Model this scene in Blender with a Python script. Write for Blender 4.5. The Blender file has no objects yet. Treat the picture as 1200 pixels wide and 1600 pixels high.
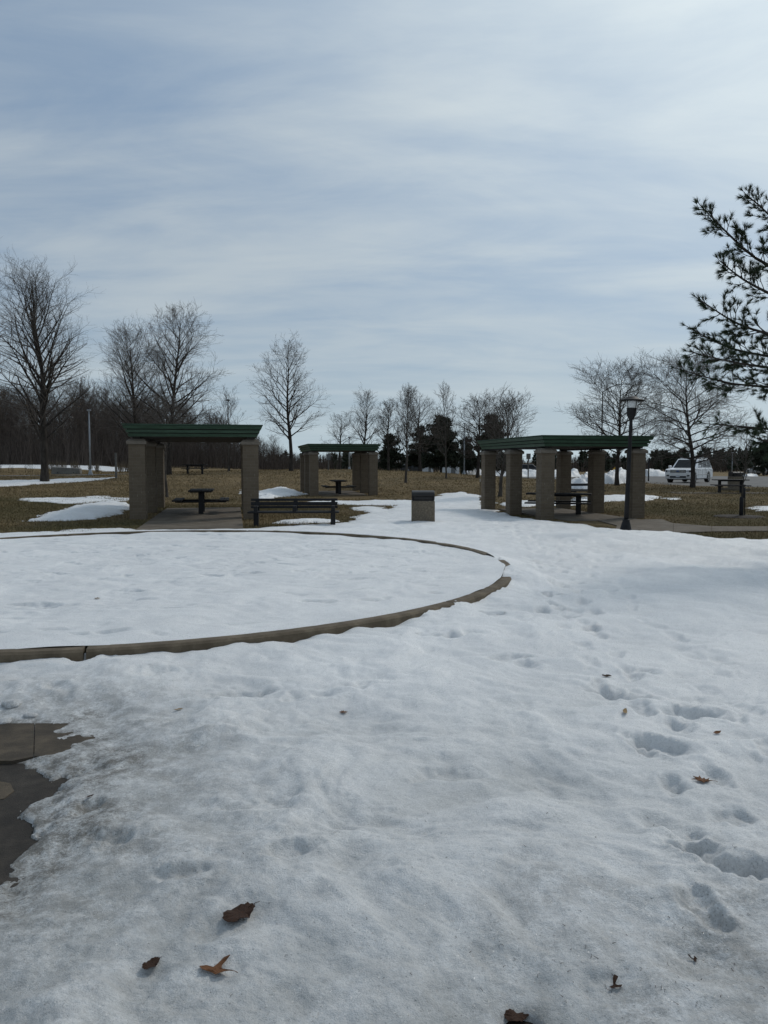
import bpy, bmesh, math, random
import numpy as np
from mathutils import Vector, Matrix
R = math.radians
SC = bpy.context.scene
COL = SC.collection

# ------------------------------------------------------------------ camera, world, sun, exposure
H = 1.65
PITCH = math.atan(78 / 1200)
cam = bpy.data.cameras.new('camera')
cam.sensor_fit = 'VERTICAL'; cam.sensor_height = 36.0; cam.lens = 36.0 * 1200 / 1600
cam.clip_start = 0.05; cam.clip_end = 6000
camo = bpy.data.objects.new('camera', cam); COL.objects.link(camo)
camo.location = (0, 0, H); camo.rotation_euler = (R(90) - PITCH, 0, 0)
SC.camera = camo

SUN_EL, SUN_AZ = R(43), R(42)            # azimuth clockwise from +Y (to the right of the view)
SUN_DIR = Vector((math.sin(SUN_AZ) * math.cos(SUN_EL), math.cos(SUN_AZ) * math.cos(SUN_EL), math.sin(SUN_EL)))
sl = bpy.data.lights.new('sun', 'SUN'); sl.energy = 0.9; sl.angle = R(10); sl.color = (1.0, 0.95, 0.88)
so = bpy.data.objects.new('sun', sl); COL.objects.link(so)
so.rotation_euler = SUN_DIR.to_track_quat('Z', 'Y').to_euler()

SC.view_settings.view_transform = 'Standard'; SC.view_settings.look = 'None'
SC.view_settings.gamma = 1.0; SC.view_settings.use_curve_mapping = False
SC.view_settings.exposure = 0.28

def build_world():
    w = bpy.data.worlds.new('World'); SC.world = w; w.use_nodes = True
    nt = w.node_tree; N = nt.nodes; L = nt.links; N.clear()
    def nd(t, **k):
        n = N.new(t)
        for a, v in k.items(): setattr(n, a, v)
        return n
    def math_(op, a, b=None, clamp=False):
        n = nd('ShaderNodeMath', operation=op, use_clamp=clamp)
        for i, v in enumerate((a, b)):
            if v is None: continue
            if isinstance(v, (int, float)): n.inputs[i].default_value = v
            else: L.new(v, n.inputs[i])
        return n.outputs[0]
    def mix(fac, a, b):
        n = nd('ShaderNodeMix', data_type='RGBA')
        for sock, v in ((n.inputs[0], fac), (n.inputs[6], a), (n.inputs[7], b)):
            if isinstance(v, (int, float)): sock.default_value = v
            elif isinstance(v, tuple): sock.default_value = v + (1,)
            else: L.new(v, sock)
        return n.outputs[2]
    def ramp(x, lo, hi):
        n = nd('ShaderNodeMapRange', interpolation_type='SMOOTHSTEP'); L.new(x, n.inputs[0])
        n.inputs[1].default_value = lo; n.inputs[2].default_value = hi
        return n.outputs[0]
    tc = nd('ShaderNodeTexCoord')
    sky = nd('ShaderNodeTexSky', sky_type='NISHITA', sun_disc=False, sun_elevation=SUN_EL, sun_rotation=SUN_AZ)
    sky.air_density = 1.0; sky.dust_density = 1.6
    sep = nd('ShaderNodeSeparateXYZ'); L.new(tc.outputs['Generated'], sep.inputs[0])
    zc = math_('ADD', math_('MAXIMUM', sep.outputs[2], 0.0), 0.16)
    px = math_('DIVIDE', sep.outputs[0], zc); py = math_('DIVIDE', sep.outputs[1], zc)
    comb = nd('ShaderNodeCombineXYZ'); L.new(px, comb.inputs[0]); L.new(py, comb.inputs[1])
    def noise(scale, rot, sx, sy, off, detail=5, rough=0.5, dist=0.0):
        mp = nd('ShaderNodeMapping'); L.new(comb.outputs[0], mp.inputs[0])
        mp.inputs['Rotation'].default_value = (0, 0, rot); mp.inputs['Scale'].default_value = (sx, sy, 1)
        mp.inputs['Location'].default_value = off
        n = nd('ShaderNodeTexNoise'); L.new(mp.outputs[0], n.inputs['Vector'])
        n.inputs['Scale'].default_value = scale; n.inputs['Detail'].default_value = detail
        n.inputs['Roughness'].default_value = rough; n.inputs['Distortion'].default_value = dist
        return n.outputs[0]
    streak = noise(1.7, R(-9), 0.42, 1.1, (3.1, 1.3, 0), 6, 0.52, 0.9)
    broad = noise(0.9, R(20), 0.6, 0.9, (5.2, 2.6, 0), 3, 0.5, 0.6)
    fine = noise(3.2, R(-12), 0.42, 1.1, (1.0, 9.0, 0), 7, 0.62, 0.8)
    wisp = noise(2.6, R(34), 0.5, 1.1, (4.0, 2.0, 0), 6, 0.6, 0.9)
    dens = math_('ADD', math_('ADD', math_('MULTIPLY', streak, 0.50), math_('MULTIPLY', wisp, 0.30)), math_('ADD', math_('MULTIPLY', broad, 0.48), math_('MULTIPLY', fine, 0.20)))
    cov = ramp(dens, 0.54, 0.96)
    # light scattered forward round the veiled sun
    dp = nd('ShaderNodeVectorMath', operation='DOT_PRODUCT'); L.new(tc.outputs['Generated'], dp.inputs[0]); dp.inputs[1].default_value = tuple(SUN_DIR)
    glow = math_('POWER', math_('MAXIMUM', dp.outputs['Value'], 0.0), 5.0)
    thick = mix(glow, (3.6, 4.15, 4.6), (7.7, 8.5, 8.7))
    skyb = nd('ShaderNodeMix', data_type='RGBA', blend_type='MULTIPLY'); skyb.inputs[0].default_value = 1.0
    L.new(sky.outputs[0], skyb.inputs[6]); skyb.inputs[7].default_value = (0.66, 0.70, 0.74, 1)
    clear = mix(0.72, skyb.outputs[2], (1.72, 2.55, 3.65))       # thin veil over the blue
    clear2 = mix(math_('MULTIPLY', glow, 0.85), clear, (5.4, 6.5, 7.4))
    col = mix(cov, clear2, thick)
    # pale air low over the horizon
    hz = math_('POWER', math_('SUBTRACT', 1.0, math_('MINIMUM', math_('MAXIMUM', sep.outputs[2], 0.0), 1.0)), 11.0)
    col = mix(math_('MULTIPLY', hz, 0.75), col, (4.3, 5.3, 5.75))
    bg = nd('ShaderNodeBackground'); L.new(col, bg.inputs[0]); bg.inputs[1].default_value = 0.10
    out = nd('ShaderNodeOutputWorld'); L.new(bg.outputs[0], out.inputs[0])
build_world()

# ------------------------------------------------------------------ helpers
def tag(o, label=None, cat=None, group=None, kind=None):
    if label: o['label'] = label
    if cat: o['category'] = cat
    if group: o['group'] = group
    if kind: o['kind'] = kind
    return o
def empty(name, loc=(0, 0, 0), rz=0.0, label=None, cat=None, group=None):
    o = bpy.data.objects.new(name, None); COL.objects.link(o)
    o.location = loc; o.rotation_euler = (0, 0, rz); o.empty_display_size = 0.2
    return tag(o, label, cat, group)
def link(name, me, mat=None, parent=None, loc=(0, 0, 0), rz=0.0):
    o = bpy.data.objects.new(name, me); COL.objects.link(o)
    if mat is not None and not me.materials: me.materials.append(mat)
    o.location = loc; o.rotation_euler = (0, 0, rz)
    if parent: o.parent = parent
    return o
def copy_tree(o, parent=None):
    c = o.copy(); COL.objects.link(c)
    if parent: c.parent = parent
    for ch in list(o.children): copy_tree(ch, c)
    return c
def np_mesh(name, V, F, smooth=False, n=None):
    """V (k,3) array, F list of arrays (m,3) or (m,4)"""
    me = bpy.data.meshes.new(name)
    V = np.asarray(V, np.float32)
    Fs = [np.asarray(f, np.int32) for f in (F if isinstance(F, list) else [F]) if len(f)]
    me.vertices.add(len(V)); me.vertices.foreach_set('co', V.ravel())
    nl = sum(f.size for f in Fs); npoly = sum(len(f) for f in Fs)
    me.loops.add(nl); me.polygons.add(npoly)
    me.loops.foreach_set('vertex_index', np.concatenate([f.ravel() for f in Fs]))
    tot = np.concatenate([np.full(len(f), f.shape[1], np.int32) for f in Fs])
    st = np.concatenate([[0], np.cumsum(tot)[:-1]]).astype(np.int32)
    me.polygons.foreach_set('loop_start', st); me.polygons.foreach_set('loop_total', tot)
    if smooth: me.polygons.foreach_set('use_smooth', np.ones(npoly, bool))
    me.update(calc_edges=True); me.validate()
    return me
class MB:
    """collects simple solids and becomes ONE mesh"""
    def __init__(s): s.bm = bmesh.new()
    def box(s, c, d, rz=0, rx=0, ry=0, taper=1.0):
        x, y, z = (k / 2 for k in d)
        M = Matrix.Translation(c) @ Matrix.Rotation(rz, 4, 'Z') @ Matrix.Rotation(ry, 4, 'Y') @ Matrix.Rotation(rx, 4, 'X')
        v = [s.bm.verts.new(M @ Vector((sx * x * (taper if sz > 0 else 1), sy * y * (taper if sz > 0 else 1), sz * z)))
             for sz in (-1, 1) for sx, sy in ((-1, -1), (1, -1), (1, 1), (-1, 1))]
        for q in ((3, 2, 1, 0), (4, 5, 6, 7), (0, 1, 5, 4), (1, 2, 6, 5), (2, 3, 7, 6), (3, 0, 4, 7)):
            s.bm.faces.new([v[i] for i in q])
        return s
    def lathe(s, prof, n=16, c=(0, 0, 0), M=None):
        M = M or Matrix.Translation(c)
        rings = [[s.bm.verts.new(M @ Vector((r * math.cos(2 * math.pi * i / n), r * math.sin(2 * math.pi * i / n), z))) for i in range(n)] for r, z in prof]
        for a, b in zip(rings, rings[1:]):
            for i in range(n):
                f = s.bm.faces.new((a[i], a[(i + 1) % n], b[(i + 1) % n], b[i])); f.smooth = True
        s.bm.faces.new(rings[0][::-1]); s.bm.faces.new(rings[-1])
        return s
    def tube(s, pts, r, n=8, r2=None):
        pts = [Vector(p) for p in pts]; k = len(pts); rings = []
        for i, p in enumerate(pts):
            d = (pts[min(i + 1, k - 1)] - pts[max(i - 1, 0)]).normalized()
            a = d.orthogonal().normalized(); b = d.cross(a)
            rr = r if r2 is None else r + (r2 - r) * i / (k - 1)
            rings.append([s.bm.verts.new(p + rr * (math.cos(2 * math.pi * j / n) * a + math.sin(2 * math.pi * j / n) * b)) for j in range(n)])
        for a, b in zip(rings, rings[1:]):
            for i in range(n):
                f = s.bm.faces.new((a[i], a[(i + 1) % n], b[(i + 1) % n], b[i])); f.smooth = True
        s.bm.faces.new(rings[0][::-1]); s.bm.faces.new(rings[-1])
        return s
    def prism(s, poly, a, b, axis='Y'):
        """closed outline (p,q) run from a to b along an axis: Y -> (p,t,q), Z -> (p,q,t), X -> (t,p,q)"""
        f = {'Y': lambda p, q, t: (p, t, q), 'Z': lambda p, q, t: (p, q, t), 'X': lambda p, q, t: (t, p, q)}[axis]
        A = [s.bm.verts.new(f(p, q, a)) for p, q in poly]; B = [s.bm.verts.new(f(p, q, b)) for p, q in poly]
        n = len(poly); fs = [s.bm.faces.new(A), s.bm.faces.new(B[::-1])]
        for i in range(n): fs.append(s.bm.faces.new((A[i], B[i], B[(i + 1) % n], A[(i + 1) % n])))
        return s
    def poly(s, pts):
        s.bm.faces.new([s.bm.verts.new(p) for p in pts]); return s
    def mesh(s, name, mat, bevel=0.0, seg=2):
        bmesh.ops.recalc_face_normals(s.bm, faces=s.bm.faces)
        if bevel:
            bmesh.ops.bevel(s.bm, geom=[e for e in s.bm.edges if len(e.link_faces) == 2 and e.calc_face_angle(0) > 0.5],
                            offset=bevel, segments=seg, affect='EDGES', profile=0.5)
        me = bpy.data.meshes.new(name); s.bm.to_mesh(me); s.bm.free(); me.materials.append(mat)
        return me
    def build(s, name, mat, parent=None, bevel=0.0, loc=(0, 0, 0), rz=0.0, seg=2):
        return link(name, s.mesh(name, mat, bevel, seg), None, parent, loc, rz)

def hash2(ix, iy, seed):
    h = (ix.astype(np.int64) * 374761393 + iy.astype(np.int64) * 668265263 + seed * 982451653) & 0xffffffff
    h = ((h ^ (h >> 13)) * 1274126177) & 0xffffffff
    h = ((h ^ (h >> 16)) * 2246822519) & 0xffffffff
    return ((h ^ (h >> 15)) & 0xffffff) / 0x7fffff - 1.0
def vnoise(x, y, seed=0):
    x = np.asarray(x, float); y = np.asarray(y, float)
    ix = np.floor(x); iy = np.floor(y); fx = x - ix; fy = y - iy
    u = fx * fx * fx * (fx * (fx * 6 - 15) + 10); v = fy * fy * fy * (fy * (fy * 6 - 15) + 10)
    a = hash2(ix, iy, seed); b = hash2(ix + 1, iy, seed); c = hash2(ix, iy + 1, seed); d = hash2(ix + 1, iy + 1, seed)
    return (a * (1 - u) + b * u) * (1 - v) + (c * (1 - u) + d * u) * v
def fbm(x, y, seed=0, octv=4, gain=0.5):
    t = 0; a = 1.0
    for i in range(octv):
        c, s_ = math.cos(0.7 * i), math.sin(0.7 * i)
        t = t + a * vnoise((x * c - y * s_) * 2 ** i, (x * s_ + y * c) * 2 ** i, seed + 17 * i); a *= gain
    return t
def sstep(a, b, x):
    t = np.clip((x - a) / (b - a), 0, 1); return t * t * (3 - 2 * t)

def ray(u, v):
    x = (u - 600) / 1200; yu = -(v - 800) / 1200
    return Vector((x, math.cos(PITCH) + yu * math.sin(PITCH), -math.sin(PITCH) + yu * math.cos(PITCH)))
def at(u, v, Y):
    d = ray(u, v); t = Y / d.y
    return Vector((d.x * t, Y, H + d.z * t))

# ------------------------------------------------------------------ terrain
CTRL = [(-9, 0, -.15), (9, 0, -.17), (0, 0, -.15), (-2.5, 4, -.15), (3, 4, -.16), (0, 8, -.14), (6, 9, -.2), (-9, 8, -.14), (14, 12, -.28),
        (-3.8, 12.3, -.13), (-12, 16, -.06), (3, 15, -.15), (25, 5, -.3), (-25, 5, -.15), (25, 20, -.25), (-30, 20, 0.05)]
for u, v, Y in ((455, 823, 20.5), (216, 811, 22.5), (852, 812, 25.4), (767, 797, 31.2), (997, 812, 25.6), (886, 796, 31.4), (490, 775, 41.5), (475, 769, 47),
                (978, 829, 20.6), (1200, 827, 21.5), (1200, 846, 18.6), (1161, 806, 25.4), (1137, 770, 43), (1081, 762, 51), (1070, 755, 61),
                (1200, 753, 70), (900, 751, 72), (830, 749, 76), (782, 776, 40), (634, 754, 54), (697, 748, 62), (747, 747, 66), (455, 736, 68),
                (600, 735, 72), (305, 741, 60), (360, 737, 67), (520, 734, 72), (200, 746, 58), (70, 755, 50), (100, 742, 66), (-40, 743, 66),
                (100, 732, 80), (0, 729, 84), (190, 735, 80), (120, 812, 22.3), (0, 790, 28), (100, 780, 33), (250, 762, 45), (661, 819, 21.9),
                (300, 831, 18.6), (720, 741, 72), (960, 757, 57)):
    CTRL.append(tuple(at(u, v, Y)))
CTRL += [(-8, 95, .45), (3, 95, .35), (-25, 95, 1.2), (-50, 95, 1.3), (12, 95, .0), (30, 95, -.1), (60, 90, -.2), (60, 50, -.2), (-60, 50, .7), (0, 140, -.4), (40, 140, -.4), (-40, 140, 1.2), (90, 140, -.4), (-90, 140, 1.2)]
_C = np.array(CTRL)
def _phi(d2): return np.sqrt(d2 + 4.0)
_n = len(_C); _A = np.zeros((_n + 3, _n + 3))
_d2 = ((_C[:, None, :2] - _C[None, :, :2]) ** 2).sum(-1)
_A[:_n, :_n] = _phi(_d2) - 0.05 * np.eye(_n); _A[:_n, _n] = 1; _A[:_n, _n + 1:] = _C[:, :2]; _A[_n:, :_n] = _A[:_n, _n:].T
_W = np.linalg.solve(_A, np.concatenate([_C[:, 2], [0, 0, 0]]))
def terrain(x, y):
    x = np.asarray(x, float); y = np.asarray(y, float); sh = x.shape
    x = x.ravel(); y = y.ravel(); z = np.empty(len(x))
    for i in range(0, len(x), 40000):
        a = np.clip(x[i:i + 40000], -110, 110); b = np.clip(y[i:i + 40000], -8, 160)
        d2 = (a[:, None] - _C[None, :, 0]) ** 2 + (b[:, None] - _C[None, :, 1]) ** 2
        z[i:i + 40000] = _phi(d2) @ _W[:_n] + _W[_n] + _W[_n + 1] * a + _W[_n + 2] * b
    far = sstep(90, 170, np.hypot(x, y))
    z = z * (1 - far) + far * (-0.6 + 1.6 * sstep(10, -60, x))
    z = z + 0.02 * fbm(x * .5, y * .5, 5, 3) * sstep(20, 30, np.hypot(x, y))
    return z.reshape(sh)
def tz(x, y): return float(terrain(np.array([x]), np.array([y]))[0])
def ground(u, v):
    """where the sight line through a pixel of the photograph meets the ground"""
    d = ray(u, v); t = np.linspace(1.2, 160, 4000)
    x = d.x * t; y = d.y * t; z = H + d.z * t
    g = terrain(x, y); k = np.nonzero(z < g)[0]
    k = k[0] if len(k) else len(t) - 1
    return Vector((x[k], y[k], g[k]))
def gpoly(pts): return [tuple(ground(u, v)[:2]) for u, v in pts]
def spot(u, Y):
    x = (u - 600) / 1200 * Y; return Vector((x, Y, tz(x, Y)))
def sdist(x, y, poly):
    """signed distance to a closed polygon, positive inside"""
    P = np.array(poly, float); Q = np.roll(P, -1, 0); out = np.full(x.shape, 1e9); ins = np.zeros(x.shape, bool)
    for (ax, ay), (bx, by) in zip(P, Q):
        ex, ey = bx - ax, by - ay; l2 = ex * ex + ey * ey + 1e-12
        t = np.clip(((x - ax) * ex + (y - ay) * ey) / l2, 0, 1)
        out = np.minimum(out, (x - ax - t * ex) ** 2 + (y - ay - t * ey) ** 2)
        if ay != by:
            c = ((ay > y) != (by > y)) & (x < ex * (y - ay) / ey + ax)
            ins ^= c
    d = np.sqrt(out); return np.where(ins, d, -d)

# ------------------------------------------------------------------ materials
class NT:
    def __init__(s, name):
        s.m = bpy.data.materials.new(name); s.m.use_nodes = True
        s.nt = s.m.node_tree; s.N = s.nt.nodes; s.L = s.nt.links
        s.b = s.N['Principled BSDF']; s.co = s.N.new('ShaderNodeTexCoord').outputs['Object']
    def n(s, t, ins=None, **k):
        x = s.N.new(t)
        for a, v in k.items(): setattr(x, a, v)
        for a, v in (ins or {}).items(): s.set(x.inputs[a], v)
        return x
    def set(s, sock, v):
        if hasattr(v, 'is_output') or isinstance(v, bpy.types.NodeSocket): s.L.new(v, sock)
        elif isinstance(v, tuple) and len(v) == 3 and sock.type == 'RGBA': sock.default_value = v + (1,)
        else: sock.default_value = v
    def noise(s, scale, detail=4, rough=0.55, vec=None, dist=0.0):
        return s.n('ShaderNodeTexNoise', {'Vector': vec or s.co, 'Scale': scale, 'Detail': detail, 'Roughness': rough, 'Distortion': dist}).outputs[0]
    def ramp(s, x, lo, hi):
        return s.n('ShaderNodeMapRange', {0: x, 1: lo, 2: hi}, interpolation_type='SMOOTHSTEP').outputs[0]
    def mix(s, f, a, b, blend='MIX'):
        x = s.n('ShaderNodeMix', None, data_type='RGBA', blend_type=blend)
        s.set(x.inputs[0], f); s.set(x.inputs[6], a); s.set(x.inputs[7], b); return x.outputs[2]
    def math(s, op, a, b=0.0, clamp=False):
        x = s.n('ShaderNodeMath', None, operation=op, use_clamp=clamp); s.set(x.inputs[0], a); s.set(x.inputs[1], b); return x.outputs[0]
    def scaled(s, sx, sy, sz):
        return s.n('ShaderNodeMapping', {'Vector': s.co, 'Scale': (sx, sy, sz)}).outputs[0]
    def attr(s, name): return s.n('ShaderNodeAttribute', None, attribute_name=name).outputs['Fac']
    def bump(s, h, dist=0.01, strength=1.0, prev=None):
        x = s.n('ShaderNodeBump', {'Height': h, 'Distance': dist, 'Strength': strength})
        if prev is not None: s.L.new(prev, x.inputs['Normal'])
        return x.outputs[0]
    def out(s, col, rough=0.7, normal=None, spec=0.5, metal=0.0):
        s.set(s.b.inputs['Base Color'], col); s.set(s.b.inputs['Roughness'], rough)
        s.b.inputs['Specular IOR Level'].default_value = spec; s.b.inputs['Metallic'].default_value = metal
        if normal is not None: s.L.new(normal, s.b.inputs['Normal'])
        return s.m
def plain(name, c1, c2, scale=8, rough=0.7, bump=0.0, spec=0.4, metal=0.0, bscale=60):
    t = NT(name); f = t.ramp(t.noise(scale, 5, 0.6), 0.35, 0.65); c = t.mix(f, c1, c2)
    nm = t.bump(t.noise(bscale, 3), bump, 0.7) if bump else None
    return t.out(c, rough, nm, spec, metal)

def m_snow(name, dirty=True):
    t = NT(name)
    fine = t.noise(150, 4, 0.7); mid = t.noise(26, 5, 0.65); big = t.noise(1.1, 5, 0.6)
    c = t.mix(t.ramp(big, 0.3, 0.75), (0.775, 0.77, 0.76), (0.885, 0.875, 0.855))
    c = t.mix(t.math('MULTIPLY', t.ramp(t.noise(95, 5, .8), 0.47, 0.66), 0.42), c, (0.42, 0.432, 0.435))
    if dirty:
        d = t.attr('dirt')
        g = t.math('MULTIPLY', t.attr('greying'), t.ramp(t.math('ADD', t.math('MULTIPLY', t.noise(5, 6, .65), .7), t.math('MULTIPLY', t.noise(85, 3, .7), .3)), .12, .72))
        c = t.mix(g, c, (0.42, 0.425, 0.415))
        dn = t.math('MULTIPLY', d, t.ramp(t.math('ADD', t.math('MULTIPLY', t.noise(9, 8, 0.72), .65), t.math('MULTIPLY', t.noise(70, 4, .7), .35)), 0.36, 0.6))
        c = t.mix(dn, c, (0.15, 0.14, 0.122))
        sp = t.n('ShaderNodeTexVoronoi', {'Vector': t.co, 'Scale': 42.0, 'Randomness': 1.0})
        speck = t.math('MULTIPLY', t.math('LESS_THAN', sp.outputs['Distance'], 0.10), t.math('GREATER_THAN', t.noise(3.5, 3), 0.54))
        c = t.mix(t.math('MULTIPLY', speck, t.math('MULTIPLY', d, 1.3, True)), c, (0.06, 0.045, 0.03))
    # ice grains: a few crystals lie as small mirrors and catch the light
    vo = t.n('ShaderNodeTexVoronoi', {'Vector': t.co, 'Scale': 190.0})
    sepc = t.n('ShaderNodeSeparateColor', {0: vo.outputs['Color']})
    glint = t.math('GREATER_THAN', sepc.outputs[0], 0.93)
    h = t.math('ADD', t.math('MULTIPLY', mid, 0.42), t.math('MULTIPLY', fine, 0.42))
    nm = t.bump(h, 0.022, 0.75)
    nn = t.n('ShaderNodeVectorMath', {0: vo.outputs['Color'], 1: (0.5, 0.5, 0.5)}, operation='SUBTRACT').outputs[0]
    ns = t.n('ShaderNodeVectorMath', {0: nn, 'Scale': t.math('MULTIPLY', glint, 1.1)}, operation='SCALE').outputs[0]
    na = t.n('ShaderNodeVectorMath', {0: nm, 1: ns}, operation='ADD').outputs[0]
    nz = t.n('ShaderNodeVectorMath', {0: na}, operation='NORMALIZE').outputs[0]
    rough = t.n('ShaderNodeMapRange', {0: glint, 3: 0.55, 4: 0.12}).outputs[0]
    return t.out(c, rough, nz, 0.5)
def m_lawn():
    t = NT('dormant grass turf')
    a = t.noise(0.35, 5, 0.6); b = t.noise(3.2, 6, 0.7); f = t.noise(40, 5, 0.75)
    c = t.mix(t.ramp(a, 0.38, 0.62), (0.165, 0.119, 0.064), (0.235, 0.168, 0.09))
    c = t.mix(t.math('MULTIPLY', t.ramp(b, 0.45, 0.7), 0.6), c, (0.075, 0.064, 0.028))
    c = t.mix(t.math('MULTIPLY', t.ramp(f, 0.5, 0.75), 0.6), c, (0.26, 0.195, 0.098))
    c = t.mix(t.math('MULTIPLY', t.ramp(f, 0.5, 0.3), 0.5), c, (0.05, 0.038, 0.02))
    c = t.mix(t.math('MULTIPLY', t.attr('green'), 0.7), c, (0.065, 0.064, 0.026))
    return t.out(c, 0.95, t.bump(t.math('ADD', f, t.math('MULTIPLY', b, 1.2)), 0.06, 1.0), 0.1)
def m_blade():
    t = NT('dry grass blade')
    r = t.n('ShaderNodeNewGeometry').outputs['Random Per Island']
    cr = t.n('ShaderNodeValToRGB', {0: r}); e = cr.color_ramp.elements
    e[0].position = 0; e[0].color = (0.08, 0.06, 0.029, 1); e[1].position = 1; e[1].color = (0.33, 0.25, 0.13, 1)
    k = e.new(0.45); k.color = (0.20, 0.145, 0.075, 1)
    c = t.mix(t.math('MULTIPLY', t.attr('green'), 0.62), cr.outputs[0], (0.065, 0.065, 0.026))
    return t.out(c, 0.9, None, 0.15)
def m_concrete(name, c1, c2, scale=2.0):
    t = NT(name)
    c = t.mix(t.ramp(t.noise(scale, 6, 0.65), 0.35, 0.68), c1, c2)
    c = t.mix(t.math('MULTIPLY', t.ramp(t.noise(90, 4, 0.7), 0.5, 0.75), 0.45), c, tuple(k * .5 for k in c1))
    c = t.mix(t.math('MULTIPLY', t.ramp(t.noise(0.7, 4, .6), .52, .7), 0.5), c, tuple(k * .55 for k in c1))
    return t.out(c, 0.85, t.bump(t.noise(110, 4, .7), 0.008, .8), 0.25)
def m_aggregate():
    t = NT('exposed aggregate concrete')
    v = t.n('ShaderNodeTexVoronoi', {'Vector': t.co, 'Scale': 55.0})
    sc_ = t.n('ShaderNodeSeparateColor', {0: v.outputs['Color']}).outputs[0]
    c = t.mix(sc_, (0.10, 0.078, 0.052), (0.34, 0.27, 0.19))
    c = t.mix(t.ramp(v.outputs['Distance'], 0.35, 0.6), c, (0.13, 0.11, 0.085))
    return t.out(c, 0.85, t.bump(v.outputs['Distance'], 0.012, 0.9), 0.3)
def m_brick():
    t = NT('tan split brick')
    r = t.n('ShaderNodeNewGeometry').outputs['Random Per Island']
    c = t.mix(r, (0.136, 0.106, 0.075), (0.164, 0.130, 0.093))
    c = t.mix(t.math('MULTIPLY', t.ramp(t.noise(7, 5, .6), .45, .7), .25), c, (0.125, 0.10, 0.074))
    return t.out(c, 0.9, t.bump(t.noise(110, 4, .6), 0.003, .8), 0.2)
def m_roof(name, c1, c2):
    t = NT(name)
    c = t.mix(t.ramp(t.noise(3, 5, .6, t.scaled(1, 1, 6)), .4, .65), c1, c2)
    return t.out(c, 0.5, t.bump(t.noise(12, 3), .003, .5), 0.35)
def m_bark(name, c1, c2):
    t = NT(name)
    n_ = t.noise(9, 6, .7, t.scaled(1, 1, .25))
    return t.out(t.mix(t.ramp(n_, .4, .62), c1, c2), 0.95, t.bump(n_, .03, .9), 0.1)
def m_wood():
    t = NT('dark stained plank')
    n_ = t.noise(14, 5, .65, t.scaled(.12, 1, 1))
    return t.out(t.mix(t.ramp(n_, .35, .68), (0.015, 0.013, 0.013), (0.032, 0.028, 0.027)), 0.65, t.bump(n_, .003, .7), 0.22)
def m_leaf(name, c1, c2):
    t = NT(name)
    return t.out(t.mix(t.ramp(t.noise(40, 5, .7), .38, .64), c1, c2), 0.75, t.bump(t.noise(90, 4), .002, .8), 0.25)
def m_island(name, c1, c2, rough=.9):
    t = NT(name); r = t.n('ShaderNodeNewGeometry').outputs['Random Per Island']
    return t.out(t.mix(r, c1, c2), rough, None, 0.15)

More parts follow.
